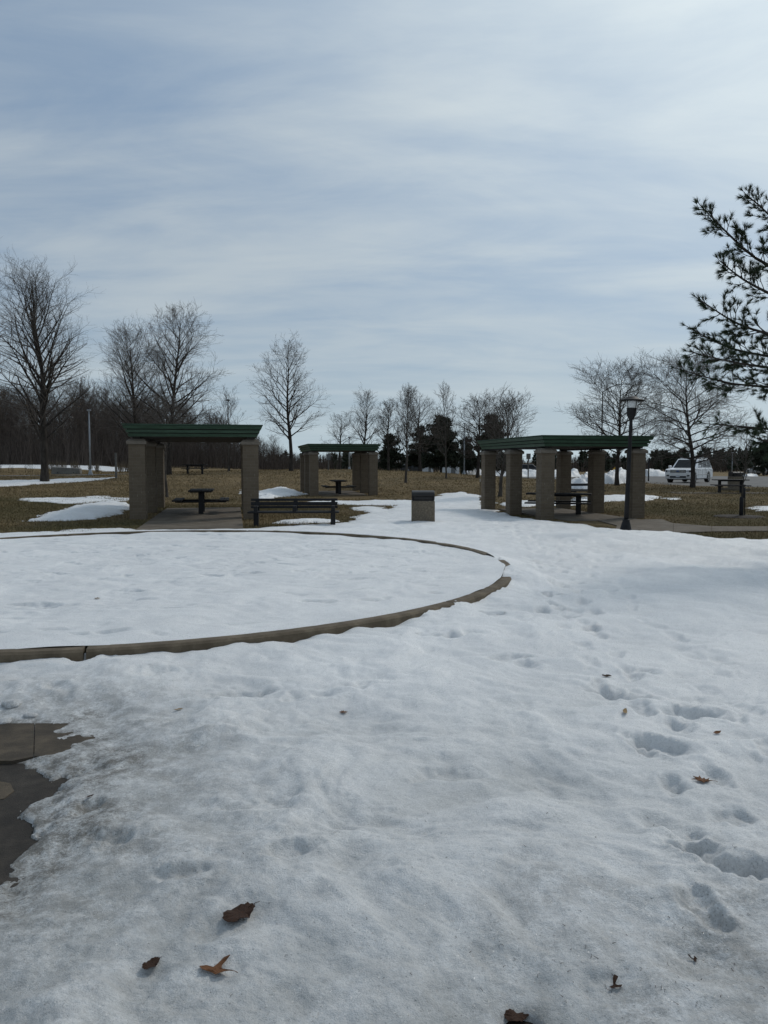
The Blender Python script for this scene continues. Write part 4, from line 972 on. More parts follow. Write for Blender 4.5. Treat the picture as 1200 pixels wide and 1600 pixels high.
def woods():
    rng = np.random.default_rng(3); var = [low_tree(100 + i, i % 2) for i in range(5)]; pl = []
    hs = lambda u: np.interp(u, [-400, 0, 60, 130, 170, 260, 340, 400, 440, 470], [600, 585, 600, 585, 600, 610, 640, 672, 690, 712])
    for k in range(130):
        Y = rng.uniform(92, 135); u = rng.uniform(-260, 430); x = (u - 600) / 1200 * Y; z = tz(x, Y); vt = hs(u) + rng.uniform(-6, 34); h = at(u, vt, Y).z - z
        if h < 2: continue
        pl.append((rng.integers(0, 5), x, Y, z, h / 10, rng.uniform(0, 6.28)))
    merged(var, pl, 'woods', M['brush'], 'dense bare wood behind the left lawn')
    # thicket of stems under and before the wood
    n = 24000; Y = rng.uniform(88, 125, n); u = rng.uniform(-330, 478, n); x = (u - 600) / 1200 * Y; z = terrain(x, Y)
    vt = np.interp(u, [-400, 0, 200, 300, 400, 440, 470, 480], [655, 655, 662, 665, 690, 700, 722, 724]) + rng.uniform(-8, 50, n) + 6 * vnoise(u / 14, u * 0, 5)
    h = np.maximum(H - (vt - 722) * Y / 1200 - z, .4); stems(x, Y, z, h, rng, 'thicket', 'brush', .026, 'dark leafless thicket along the foot of the left wood', .16)
    # reeds before the far snow at left
    n = 2600; Y = rng.uniform(70, 84, n); u = np.concatenate([rng.uniform(-200, 215, n // 2), rng.normal(150, 45, n - n // 2)]); x = (u - 600) / 1200 * Y
    k = fbm(u / 9, u * 0, 8, 2) > -.15; x, Y, u = x[k], Y[k], u[k]
    stems(x, Y, terrain(x, Y), rng.uniform(.5, 1.15, len(x)) * np.interp(u, [-200, 20, 80, 220], [.35, .5, 1, 1]), rng, 'reeds', 'reed', .016, 'dead reeds standing in the far snow strip at left', .22)
    # far wood all along the back
    n = 16000; Y = rng.uniform(170, 300, n); u = rng.uniform(400, 1900, n); x = (u - 600) / 1200 * Y; z = terrain(x, Y)
    vt = np.interp(u, [400, 470, 520, 600, 700, 830, 900, 1000, 1060, 1120, 1200, 1500], [712, 710, 705, 708, 712, 716, 712, 712, 706, 706, 708, 700]) + rng.uniform(-3, 18, n) + 5 * fbm(u / 22, u * 0, 5, 3)
    h = np.maximum(H - (vt - 722) * Y / 1200 - z, .5); stems(x, Y, z, h, rng, 'distant_woods', 'brush', .12, 'dark low band of far woods along the horizon', .12)
    # ragged evergreens in that band
    n = 420; Y = rng.uniform(165, 230, n); u = np.concatenate([rng.uniform(1010, 1900, 330), rng.uniform(420, 1010, 90)]); x = (u - 600) / 1200 * Y; z = terrain(x, Y)
    vt = np.interp(u, [400, 470, 560, 640, 800, 1000, 1060, 1130, 1200, 1900], [708, 706, 700, 706, 708, 708, 704, 703, 704, 700]) + rng.uniform(-4, 9, n); h = H - (vt - 722) * Y / 1200 - z
    P = []
    for i in range(n):
        m = 46; s_ = rng.uniform(.15, 1, m) ; r_ = h[i] * rng.uniform(.2, .42) * np.clip(1.05 - s_, 0, .6) * np.sqrt(rng.uniform(0, 1, m)); a = rng.uniform(0, 6.28, m)
        P.append(np.stack([x[i] + r_ * np.cos(a), Y[i] + r_ * np.sin(a), z[i] + s_ * h[i]], 1))
    o = link('evergreen_woods', tuft_mesh('evergreen_woods', np.concatenate(P), 1.0, 3, rng, M['needle_far'], .5)); tag(o, 'far band of dark evergreens along the horizon', None, None, 'stuff')
def stems(x, y, z, h, rng, name, mat, w, label, lean):
    n = len(x); B = np.stack([x, y, z - .1], 1); tip = B + np.stack([rng.normal(0, lean, n) * h, rng.normal(0, lean, n) * h, h + .1], 1); mid = (B + tip) / 2 + np.stack([rng.normal(0, .05, n) * h] * 2 + [h * 0], 1)
    a = rng.uniform(0, 6.28, n); sd_ = np.stack([np.cos(a), np.sin(a) * .4, a * 0], 1) * w * rng.uniform(.6, 1.4, n)[:, None]
    # a forked spray: stem plus two side shoots
    V = []; F = []
    def sp(p, q, k): V.append(np.stack([p - sd_ * k, p + sd_ * k, q], 1).reshape(-1, 3))
    sp(B, tip, 1.0)
    for f_ in (.3, .5, .68):
        p = B + (tip - B) * f_; q = p + np.stack([rng.normal(0, .16, n) * h, rng.normal(0, .12, n) * h, h * rng.uniform(.15, .42, n) * (1 - f_ * .4)], 1); sp(p, q, .55)
    V = np.concatenate(V); me = np_mesh(name, V, np.arange(len(V)).reshape(-1, 3)); me.materials.append(M[mat])
    return tag(link(name, me), label, None, None, 'stuff')
woods()

# ------------------------------------------------------------------ lying snow on the lawn
def patch(poly, label, T=.08, edge=.5, rough=.28, seed=0, n=150, mound=0.0, dirt=.08, name='snow_patch', lump=0.0):
    P = np.array(poly); x0, y0 = P.min(0) - .6; x1, y1 = P.max(0) + .6
    X, Y = np.meshgrid(np.linspace(x0, x1, n), np.linspace(y0, y1, n))
    sd = sdist(X, Y, poly) + rough * fbm(X / rough * .42, Y / rough * .42, 200 + seed, 4) + .10 * fbm(X * 5, Y * 5, 260 + seed, 3)
    t = T * (1 - np.exp(-np.maximum(sd, 0) / edge)) + mound * np.clip(sd, 0, 9) + lump * np.clip(fbm(X * 1.4, Y * 1.4, 300 + seed, 4) + .2, -.2, 2) * sstep(0, .8, sd)
    Z = terrain(X, Y) + np.where(sd > 0, t + .6 * relief(X, Y, 11) * sstep(0, .5, sd) + .008, -.015 + np.maximum(sd, -.4) * .25)
    o = link(name, grid_mesh(name, X, Y, Z, sd > -.15, True, {'dirt': X * 0 + dirt + .3 * np.exp(-np.maximum(sd, 0) / .15)}), M['snow'])
    return tag(o, label, None, None, 'structure')
patch(gpoly([(40, 815), (75, 803), (110, 794), (150, 787), (200, 787), (206, 792), (190, 803), (150, 811), (90, 815)]), 'smooth mound of snow left of the near left shelter', .14, .5, .14, 1, 150, .04)
patch(gpoly([(24, 783), (60, 777), (110, 777), (150, 776), (183, 777), (180, 783), (120, 787), (60, 786)]), 'thin ragged snow patch behind the mound at left', .04, .6, .8, 2, 170)
patch(gpoly([(-160, 756), (0, 752), (80, 750), (140, 748), (184, 746), (150, 750.5), (60, 757), (0, 761), (-160, 768)]), 'long snow strip beside the tallest tree trunk', .12, .6, .4, 3, 170)
patch(gpoly([(-220, 730), (0, 727), (60, 727), (130, 728), (205, 731), (208, 737), (150, 735), (90, 733), (0, 731), (-220, 735)]), 'far snow strip at the foot of the left wood', .1, .8, .8, 4, 150)
patch(gpoly([(-40, 834), (60, 832), (120, 828.5), (170, 827), (205, 829), (205, 833), (-40, 840)]), 'thin snow strip behind the planter curb at left', .05, .3, .25, 5, 150)
patch(gpoly([(404, 768), (425, 764), (450, 764), (470, 769), (474, 774), (445, 776), (425, 779), (404, 780), (398, 774)]), 'snow mound behind the right column of the near left shelter', .22, .8, .3, 6, 130, .05)
patch(gpoly([(374, 768), (384, 766), (383, 771), (375, 772)]), 'small snow scrap left of the snow mound', .05, .5, .3, 7, 60)
patch(gpoly([(425, 818), (450, 813), (480, 811.5), (515, 812.5), (530, 815), (500, 817), (450, 819)]), 'low snow ridge under the park bench', .07, .25, .15, 8, 130)
patch(gpoly([(548, 797), (565, 792), (590, 793), (610, 797), (600, 804), (585, 803), (560, 799)]), 'broken snow scrap on the grass right of the bench', .05, .25, .4, 9, 110)
patch(gpoly([(776, 785), (800, 782), (840, 786), (880, 783), (930, 775), (975, 774), (1020, 774.5), (1042, 777), (1010, 782), (945, 784), (900, 787), (860, 791), (800, 790), (776, 791)]), 'snow strip on the lawn behind the right shelter', .1, .5, .5, 10, 170)
patch(gpoly([(1042, 779), (1056, 775.5), (1064, 778), (1056, 781)]), 'tiny snow scrap at the end of the strip behind the right shelter', .03, .4, .5, 11, 60)
patch(gpoly([(1168, 796), (1180, 791.5), (1200, 790), (1260, 790), (1270, 800), (1200, 799)]), 'snow patch on the lawn at the right edge', .05, .4, .3, 12, 110)
patch(gpoly([(890, 763), (898, 752), (918, 748), (930, 752), (928, 760), (912, 764)]), 'heaped lumpy snow pile beyond the right shelter', .55, 1.2, .6, 13, 130, .12, .2, 'snow_pile', .25)
patch(gpoly([(944, 756), (950, 747), (985, 745), (1000, 750), (985, 755), (960, 757)]), 'heaped snow pile behind the lamp post by the parking lot', .75, 1.0, .6, 14, 130, .12, .2, 'snow_pile', .3)
def bank(pts, label, seed, hh, wid=2.2):
    P = np.array(pts); L = np.linalg.norm(P[-1] - P[0]); m = 160; s_ = np.linspace(0, 1, m); c = np.stack([np.interp(s_, np.linspace(0, 1, len(P)), P[:, j]) for j in (0, 1)], 1)
    q = np.linspace(-1, 1, 22); X = np.repeat(c[:, None, 0], 22, 1); Y = c[:, None, 1] + q[None] * wid
    top = hh * (.55 + .28 * fbm(s_ * L / 5.5, s_ * 0, seed, 3))[:, None] * np.clip(np.sin(math.pi * np.clip(s_ * 1.0, .01, .99)) * 5, 0, 1)[:, None]
    Z = terrain(X, Y) + np.maximum(top, .05) * np.maximum(1 - q[None] ** 2, 0) ** .8 * (1 + .4 * fbm(X * .9, Y * .9, seed + 4, 3)) - .05
    tag(link('snow_bank', grid_mesh('snow_bank', X, Y, Z, None, True, {'dirt': X * 0 + .28}), M['snow']), label, None, None, 'structure')
bank([tuple(spot(u, Y).xy) for u, Y in ((720, 92), (800, 92), (880, 93), (905, 94))], 'ploughed snow bank along the far road left of the snow piles', 5, 1.1)
bank([tuple(spot(u, Y).xy) for u, Y in ((1003, 100), (1020, 100), (1040, 101), (1052, 102))], 'ploughed snow bank left of the white car', 8, 1.1)
bank([tuple(spot(u, Y).xy) for u, Y in ((1160, 110), (1178, 110))], 'short snow bank between the bin and the far cars', 9, .8, 1.5)

# ------------------------------------------------------------------ road, parking lot, far left trail
def sheet(name, poly, mat, label, dz=.03, n=220):
    P = np.array(poly); x0, y0 = P.min(0) - .6; x1, y1 = P.max(0) + .6
    X, Y = np.meshgrid(np.linspace(x0, x1, n), np.linspace(y0, y1, n)); sd = sdist(X, Y, poly) + .12 * fbm(X * .8, Y * .8, 55, 3)
    Z = terrain(X, Y) + np.where(sd > 0, dz, dz + np.maximum(sd, -.5) * .4)
    tag(link(name, grid_mesh(name, X, Y, Z, sd > -.4), M[mat]), label, None, None, 'structure')
sheet('parking_lot', [tuple(ground(u, v).xy) for u, v in ((1000, 754), (1040, 757.5), (1100, 759.5), (1250, 763))] + [(70, 55), (75, 106), (40, 106), (spot(1000, 104).x, 104)], 'lot', 'pale asphalt parking lot under the white car')
sheet('road', [tuple(spot(u, Y).xy) for u, Y in ((690, 86), (860, 80), (1000, 74), (1003, 88), (860, 88), (690, 90))], 'lot', 'far pale road beyond the lawn')
def strip_road(name, us, Y, w, label):
    X = np.array([[(u - 600) / 1200 * Y for u in us]] * 2); Yg = np.array([[Y] * len(us), [Y + w] * len(us)]); Z = terrain(X, Yg) + .025
    tag(link(name, grid_mesh(name, X, Yg, Z), M['lot']), label, None, None, 'structure')
strip_road('trail', np.linspace(-420, 262, 60), 64, 1.4, 'pale trail crossing the far left lawn')

# ------------------------------------------------------------------ posts, signs, poles
def light_pole(u, Y, vtop, label, arm=None, mat='galv', r=.09):
    p = spot(u, Y); h = at(u, vtop, Y).z - p.z
    t = empty('light_pole', tuple(p), 0, label, 'light pole', 'tall light poles')
    MB().tube([(0, 0, -.1), (0, 0, h)], r, 8, r * .6).build('pole', M[mat], t)
    MB().lathe([(r * 2.2, -.05), (r * 2.2, .1), (r * 1.2, .45), (r * 1.1, .5)], 8).build('base', M[mat], t)
    if arm:
        ax, az = arm; MB().tube([(0, 0, h - .05), (ax * .3, 0, h + az * .55), (ax * .7, 0, h + az * .95), (ax, 0, h + az)], r * .5, 6).build('arm', M[mat], t)
        MB().box((ax + .25, 0, h + az - .02), (.7, .22, .12)).build('lamp_head', M[mat], t, .02)
    else: MB().box((0, 0, h + .05), (.3, .22, .12)).build('lamp_head', M[mat], t, .02)
light_pole(142, 64, 642, 'grey light pole standing before the left wood', None)
light_pole(358, 70, 626, 'dark slim light pole beside the young tree on the crest', None, 'black', .06)
light_pole(546, 86, 684, 'grey pole seen through the middle shelter', None)
light_pole(725, 88, 662, 'grey light pole among the dark pines', None)
light_pole(939, 95, 612, 'tall street light with long curved arm behind the right shelter roof', (2.9, .95), 'black', .11)
light_pole(1143, 118, 708, 'thin pale pole far behind the right picnic table', None, 'galv', .07)
light_pole(992, 92, 716, 'thin grey pole beside the yellow sign', None, 'galv', .06)
def sign(u, Y, vtop, w, hh, label, board='signback', diamond=False, rz=0, post='post', pr=.05):
    p = spot(u, Y); h = at(u, vtop, Y).z - p.z
    t = empty('sign_post', tuple(p), rz, label, 'sign', 'sign posts round the park')
    MB().box((0, 0, h / 2 - .05), (pr * 2, pr * 1.6, h + .02)).build('post', M[post], t)
    if diamond:
        MB().prism([(0, h - hh), (hh / 2, h - hh / 2), (0, h), (-hh / 2, h - hh / 2)], -pr - .03, -pr - .012, 'Y').build('board', M[board], t)
    else: MB().box((0, -pr - .02, h - hh / 2 + .02), (w, .03, hh)).build('board', M[board], t)
sign(513.5, 70, 710, .36, .52, 'grey sign seen through the middle shelter')
sign(825, 75, 709, .42, .55, 'tall brown sign between columns of the right shelter', 'post')
sign(961, 96, 729, .7, .8, 'yellow diamond warning sign by the snow pile', 'yellow', True)
sign(1013, 70, 716, .14, .4, 'thin dark post beside the right shelter column', 'black', False, 0, 'black', .05)
def short_post(u, Y, vtop, label, r=.1, mat='post'):
    p = spot(u, Y); h = at(u, vtop, Y).z - p.z
    t = empty('marker_post', tuple(p), 0, label, 'post')
    MB().box((0, 0, h / 2 - .05), (r * 2, r * 2, h + .1)).build('post', M[mat], t, .02)
    MB().box((0, 0, h + .012), (r * 2.2, r * 2.2, .025)).build('cap', M[mat], t)
short_post(182, 57, 708, 'square wooden post on the lawn left of the near left shelter', .07)
def delineator(u, v, vtop, label):
    p = ground(u, v); h = (v - vtop) * p.y / 1200
    t = empty('snow_stake', tuple(p), 0, label, 'snow stake', 'thin snow stakes')
    MB().tube([(0, 0, -.1), (0, 0, h - .16)], .017, 6).build('rod', M['black'], t); MB().tube([(0, 0, h - .16), (0, 0, h)], .018, 6).build('tip', M['orange'], t)
delineator(750, 781, 748, 'thin black snow stake left of the right shelter')
delineator(792.5, 784, 752, 'thin black snow stake between two columns of the right shelter')
def barrier():
    a = spot(82, 68); b = spot(128, 68); L = b.x - a.x
    t = empty('concrete_barrier', ((a.x + b.x) / 2, 68, min(a.z, b.z)), 0, 'low grey concrete block with sloped ends beside the tallest tree', 'concrete block')
    MB().prism([(-L / 2, -.1), (L / 2, -.1), (L / 2 - .08, .5), (-L / 2 + .1, .62)], -.25, .25, 'Y').build('block', M['barrier'], t, .03)
    for x in (-.7, .7): MB().box((x, -.252, .12), (.1, .02, .06)).build('lifting_slot', M['hole'], t)
barrier()

# ------------------------------------------------------------------ vehicles
def wheel(r=.41, w=.28):
    ty = MB(); ty.lathe([(r * .62, -w / 2), (r * .93, -w / 2), (r, -w / 2 + .05), (r, w / 2 - .05), (r * .93, w / 2), (r * .62, w / 2)], 22).mesh
    tm = ty.mesh('tyre', M['tyre'])
    rm = MB(); rm.lathe([(r * .64, -w / 2 + .03), (r * .66, w / 2 + .005), (r * .58, w / 2 - .0), (r * .54, w / 2 - .05), (.05, w / 2 - .04)], 22)
    for k in range(6):
        a = k * math.pi / 3; rm.box((r * .32 * math.cos(a), r * .32 * math.sin(a), w / 2 - .02), (r * .55, .07, .05), a)
    rim = rm.mesh('rim', M['chrome'])
    return tm, rim
WH = wheel()
def car(label, loc, rz, L=5.7, W=2.1, Hh=1.97, paint='paint', group=None, detail=True, kind='suv'):
    t = empty('parked_car', loc, rz, label, 'car', group)          # +x is the front
    hw = W / 2; r = .41; xf, xr = L / 2 - .95, -L / 2 + 1.15; bl = 1.14 if kind == 'suv' else .92
    def arch(x): return [(x + (r + .08) * math.cos(a), .40 + (r + .08) * math.sin(a)) for a in [math.pi * k / 8 for k in range(9)]]
    out = [(L / 2 - .10, .34)] + [(L / 2 - .02, .52), (L / 2, .80), (L / 2 - .06, 1.02), (L / 2 - .22, bl - .03), (L / 2 - 1.25, bl + .06), (L / 2 - 1.45, bl + .045), (-L / 2 + .25, bl + .02), (-L / 2 + .06, bl - .08), (-L / 2, .75), (-L / 2 + .06, .42)]
    bot = [(xr - r - .08, .36)] + arch(xr)[::-1] + [(xr + r + .08, .34)] + [(xf - r - .08, .34)] + arch(xf)[::-1] + [(xf + r + .08, .34)]
    body = MB(); body.prism(out + bot, -hw + .02, hw - .02, 'Y'); b = body.build('body', M[paint], t, .05, seg=3)
    MB().box((0, 0, .42), (L - .5, W - .5, .3)).build('underbody', M['trim'], t)
    # cabin: lofted, leaning in on all sides
    x0, x1 = -L / 2 + .12, L / 2 - 1.42; tx0, tx1 = x0 + .38, x1 - .98; z0, z1 = bl + .02, Hh - .04; yb, yt = hw - .06, hw - .24
    if kind != 'suv': tx0 = x0 + .55; tx1 = x1 - .6; 
    g = MB(); q = []
    for z, a, c, y in ((z0, x0, x1, yb), (z1, tx0, tx1, yt)): q.append([g.bm.verts.new(p) for p in ((a, -y, z), (c, -y, z), (c, y, z), (a, y, z))])
    g.bm.faces.new(q[0][::-1]); g.bm.faces.new(q[1])
    for i in range(4): g.bm.faces.new((q[0][i], q[0][(i + 1) % 4], q[1][(i + 1) % 4], q[1][i]))
    g.build('cabin', M[paint], t, .06, seg=3)
    def panel(name, P, s0, s1, h0, h1, off, nrm, mat):
        """a pane lying on a cabin face: P = four corners (bottom a, bottom b, top b, top a)"""
        P = [Vector(p) for p in P]
        def ip(s_, h_): return (P[0].lerp(P[1], s_)).lerp(P[3].lerp(P[2], s_), h_)
        n_ = Vector(nrm).normalized(); c = [ip(s0, h0), ip(s1, h0), ip(s1, h1), ip(s0, h1)]
        mb = MB(); A = [mb.bm.verts.new(p + n_ * off) for p in c]; B = [mb.bm.verts.new(p - n_ * .03) for p in c]
        mb.bm.faces.new(A); mb.bm.faces.new(B[::-1])
        for i in range(4): mb.bm.faces.new((A[i], B[i], B[(i + 1) % 4], A[(i + 1) % 4]))
        return mb.build(name, M[mat], t)
    for s_ in (-1, 1):
        F_ = [(x0, s_ * yb, z0), (x1, s_ * yb, z0), (tx1, s_ * yt, z1), (tx0, s_ * yt, z1)]
        for a, c in ((.05, .30), (.335, .60), (.63, .93)): panel('side_window', F_, a, c, .10, .84, .012, (0, s_, .2), 'carglass')
    panel('windscreen', [(x1, -yb, z0), (x1, yb, z0), (tx1, yt, z1), (tx1, -yt, z1)], .07, .93, .06, .90, .012, (z1 - z0, 0, x1 - tx1), 'carglass')
    panel('rear_window', [(x0, yb, z0), (x0, -yb, z0), (tx0, -yt, z1), (tx0, yt, z1)], .08, .92, .2, .86, .012, (-(z1 - z0), 0, tx0 - x0), 'carglass')
    for x in (xf, xr):
        for s_ in (-1, 1):
            w = empty('wheel', (x, s_ * (hw - .15), .41)); w.rotation_euler = (R(-90 * s_), 0, 0); w.parent = t
            link('tyre', WH[0], None, w); link('rim', WH[1], None, w)
    if not detail: return t
    for s_ in (-1, 1):
        MB().tube([(tx0 + .2, s_ * (yt - .06), z1 + .06), (tx1 - .4, s_ * (yt - .06), z1 + .06)], .025, 6).build('roof_rail', M['chrome'], t)
        MB().box((x1 - .15, s_ * (hw + .10), bl + .16), (.14, .24, .19)).build('mirror', M[paint], t, .04)
        hl = MB().box((L / 2 - .14, s_ * (hw - .27), .95), (.22, .44, .17), s_ * R(-14)).build('headlight', M['trim'], t, .03)
        MB().box((L / 2 - .03, s_ * (hw - .32), .95), (.05, .24, .11), s_ * R(-8)).build('lens', M['lampglass'], hl, .02)
        fl = MB().box((L / 2 - .03, s_ * (hw - .26), .60), (.06, .22, .13)).build('fog_lamp', M['trim'], t, .02)
        MB().box((L / 2 - 2.2, s_ * (hw - .012), bl - .10), (.2, .03, .035)).build('door_handle', M['chrome'], t)
        MB().box((L / 2 - 3.25, s_ * (hw - .012), bl - .10), (.2, .03, .035)).build('door_handle', M['chrome'], t)
        for x in (L / 2 - 1.75, L / 2 - 2.85, L / 2 - 3.85): MB().box((x, s_ * (hw - .018), .78), (.014, .008, .62)).build('door_seam', M['trim'], t)
        MB().box((-.1, s_ * (hw - .015), .66), (L - 2.9, .02, .05)).build('side_trim', M['chrome'], t)
        MB().box((-L / 2 + .05, s_ * (hw - .14), 1.0), (.16, .22, .34)).build('tail_light', M['leaf_rust'], t, .02)
        MB().box((0, s_ * (hw - .06), .33), (L - 2.7, .22, .06)).build('running_board', M['trim'], t)
    gr = MB().box((L / 2 - .03, 0, .94), (.08, 1.22, .24)).build('grille', M['trim'], t, .02)
    for k in range(3): MB().box((L / 2 + .018, 0, .87 + k * .07), (.03, 1.16, .028)).build('grille_bar', M['chrome'], gr)
    em = MB(); em.lathe([(.001, 0), (.12, 0), (.12, .03), (.001, .031)], 20, M=Matrix.Translation((L / 2 + .035, 0, .94)) @ Matrix.Rotation(R(90), 4, 'Y') @ Matrix.Scale(.5, 4, (1, 0, 0))); em.build('badge', M['emblem'], gr)
    lo = MB().box((L / 2 - .03, 0, .50), (.08, 1.25, .15)).build('air_intake', M['trim'], t, .02)
    MB().box((L / 2 + .005, 0, .56), (.03, .31, .16)).build('number_plate', M['plate'], t)
    MB().box((L / 2 - .02, 0, .37), (.1, 1.3, .07)).build('skid_plate', M['chrome'], t, .02)
    return t
p = spot(1062, 61.5); cc = p.xy + Vector((1.35, 1.5))
car('large white sport utility car parked behind the rounded bare tree', (cc.x, cc.y, tz(*cc) + .03), R(231))
for u, Y, rz, pt, lab in ((1181, 128, 84, 'silver', 'small pale car parked far off at the right edge'), (1198, 130, 93, 'darkpaint', 'dark car beside the small pale car at the right edge'),
                          
                          (828, 97, 0, 'darkpaint', 'dark car passing on the far road seen between shelter columns'), (648, 118, 0, 'darkpaint', 'dark vehicle far off below the pines')):
    q = spot(u, Y); car(lab, (q.x, q.y, q.z + .02 + (.9 if u == 648 else 0) * 0), R(rz), 4.5, 1.8, 1.5, pt, 'cars parked far off', False, 'saloon')
# white sheds far behind the pines
def shed(u, Y, w, hh, label):
    p = spot(u, Y)
    t = empty('shed', tuple(p), 0, label, 'shed')
    MB().box((0, 0, hh / 2), (w, w * .7, hh)).build('wall', M['whitewall'], t)
    MB().prism([(-w / 2 - .15, hh), (w / 2 + .15, hh), (0, hh + w * .16)], -w * .36, w * .36, 'Y').build('roof', M['signback'], t)
    MB().box((w * .18, -w * .35 - .01, hh * .42), (w * .24, .03, hh * .84)).build('door', M['signback'], t)
shed(702, 112, 2.7, 2.9, 'small white shed behind the slope by the thin leader tree')
shed(668, 114, 1.6, 1.7, 'low white hut beyond the slope right of the young tree')

# ------------------------------------------------------------------ grass blades on the lawn
def grass():
    rng = np.random.default_rng(9)
    def field(n, y0, y1, hh, ww):
        Y = np.sqrt(rng.uniform(y0 ** 2, y1 ** 2, n)); s_ = rng.uniform(-.72, .72, n); x = s_ * Y
        return x, Y, np.full(n, hh), np.full(n, ww)
    parts = [field(220000, 17.5, 32, .06, .008), field(105000, 32, 50, .075, .014), field(70000, 50, 75, .09, .024)]
    x, y, hh, ww = (np.concatenate([p_[k] for p_ in parts]) for k in range(4))
    ok = (sdist(x, y, OUTER) < .03) & (np.hypot(x - RC[0], y - RC[1]) > RR + .15)
    for C in (C_L, C_R, C_M):
        f = (x - C.x) * FX.x + (y - C.y) * FX.y; r = (x - C.x) * RX.x + (y - C.y) * RX.y; ok &= ~((f > .34) & (f < 3.02) & (r > -3.95) & (r < 5.72))
    pw = [tuple(p) for p in edge_hi] + [tuple(p) for p in edge_lo[::-1]]; ok &= sdist(x, y, pw) < -.01
    ok &= ~((y > 63.9) & (y < 65.5) & (x < -18)); ok &= ~((x > 21.5) & (y > 53))
    x, y, hh, ww = x[ok], y[ok], hh[ok], ww[ok]; n = len(x); z = terrain(x, y) - .005
    hh = hh * rng.uniform(.35, 1.25, n) * (1 + .35 * fbm(x * .8, y * .8, 2, 2)); az = rng.uniform(0, 6.28, n); ln = rng.uniform(.2, 1.6, n)
    d = np.stack([np.cos(az) * ln, np.sin(az) * ln, np.ones(n)], 1); d /= np.linalg.norm(d, axis=1)[:, None]; B = np.stack([x, y, z], 1)
    a2 = az + 1.57 + rng.normal(0, .5, n); s_ = np.stack([np.cos(a2), np.sin(a2), a2 * 0], 1) * ww[:, None]
    V = np.stack([B - s_, B + s_, B + d * hh[:, None] * 1.2], 1).reshape(-1, 3)
    me = np_mesh('grass', V, np.arange(3 * n).reshape(-1, 3)); me.materials.append(M['blade'])
    green = np.clip((.45 + .7 * fbm(x * .25, y * .25, 3, 3)) * sstep(44, 26, y) + .35 * sstep(56, 48, y) * sstep(16, 22, x), 0, 1)
    a_ = me.attributes.new('green', 'FLOAT', 'POINT'); a_.data.foreach_set('value', np.repeat(green, 3).astype(np.float32))
    tag(link('grass', me), 'matted dormant brown grass of the lawn', None, None, 'stuff')
grass()

# ------------------------------------------------------------------ dead leaves and ice lumps lying on the snow
def snow_at(u, v):
    d = ray(u, v); t = np.linspace(1.5, 30, 6000); x, y, z = d.x * t, d.y * t, H + d.z * t
    r = np.hypot(x - RC[0], y - RC[1]); c = np.nonzero(z < .25)[0]; x, y, z, r = x[c], y[c], z[c], r[c]
    g = np.where(r < RR - .1, snow_in(x, y), snow_main(x, y)[0]); k = np.nonzero(z < g)[0][0]
    return Vector((x[k], y[k], g[k]))
SHAPES = {
    'oval': [(.5 * math.cos(a) * (1 + .07 * (k % 2)), .31 * math.sin(a) * (1 + .10 * (k % 2)) * (1.0 - .25 * math.cos(a))) for k, a in enumerate([2 * math.pi * j / 30 for j in range(30)])],
    'maple': [(.5, 0), (.28, .06), (.34, .22), (.16, .16), (.12, .44), (0, .2), (-.12, .36), (-.16, .16), (-.42, .22), (-.26, .03), (-.5, -.06), (-.2, -.10), (-.26, -.26), (-.06, -.15), (.08, -.34), (.13, -.12), (.34, -.18), (.25, -.04)],
    'torn': [(.5, .02), (.2, .03), (.05, .12), (.12, .34), (.22, .48), (.02, .5), (-.06, .28), (-.13, .08), (-.34, .06), (-.5, -.08), (-.36, -.2), (-.1, -.14), (.1, -.26), (.3, -.16)],
    'sliver': [(.5, .03), (.3, .13), (.05, .17), (-.2, .13), (-.5, .02), (-.3, -.1), (0, -.12), (.25, -.08)],
}
def leaf(u, v, px, ang, shape, mat, label, curl=.18, tilt=0.0, stem=True):
    p = snow_at(u, v); s_ = px * math.hypot(p.y, H) / 1200; pts = SHAPES[shape]; rnd = random.Random(int(u * 7 + v)); bm = bmesh.new()
    def zz(x, y): return (curl * (1.6 * y * y + .5 * x * x) + .05 * math.sin(9 * x + u) * abs(y) * 3 + tilt * y)
    rings = []
    for k in (1.0, .72, .42, .15): rings.append([bm.verts.new((x * k, y * k, zz(x * k, y * k) + (rnd.uniform(-.025, .025) if k > .5 else 0))) for x, y in pts])
    n = len(pts)
    for a, b in zip(rings, rings[1:]):
        for i in range(n): bm.faces.new((a[i], a[(i + 1) % n], b[(i + 1) % n], b[i]))
    bm.faces.new(rings[-1])
    bmesh.ops.recalc_face_normals(bm, faces=bm.faces)
    bmesh.ops.solidify(bm, geom=list(bm.faces), thickness=.012)
    me = bpy.data.meshes.new('dead_leaf'); bm.to_mesh(me); bm.free()
    o = link('dead_leaf', me, M[mat], None, (p.x, p.y, p.z + .004 + .06 * s_), R(ang)); o.scale = (s_,) * 3
    if stem and px > 24: MB().tube([(.3, 0, .02), (.6, -.02, .03), (.70, -.05, .02)], .010, 5).build('stalk', M[mat], o)
    return tag(o, label, 'leaf', 'dead leaves on the snow')
leaf(375, 1432, 50, 52, 'oval', 'leaf_dark', 'largest dead leaf, dark oval with toothed edge', .10)
leaf(237, 1512, 27, 62, 'oval', 'leaf_dark', 'small dark narrow leaf lowest at the left on the snow', .45)
leaf(338, 1519, 46, -12, 'torn', 'leaf_rust', 'torn rust brown leaf with a raised lobe, below the largest leaf', .25)
leaf(537, 1115, 15, 20, 'maple', 'leaf_rust', 'small rusty leaf alone in the middle of the snow', .4)
leaf(948, 1058, 14, 0, 'oval', 'leaf_dark', 'small red brown leaf at the upper footprint on the right', .5)
leaf(977, 1115, 22, 62, 'sliver', 'leaf_tan', 'curled tan leaf standing in a footprint', .9, .5)
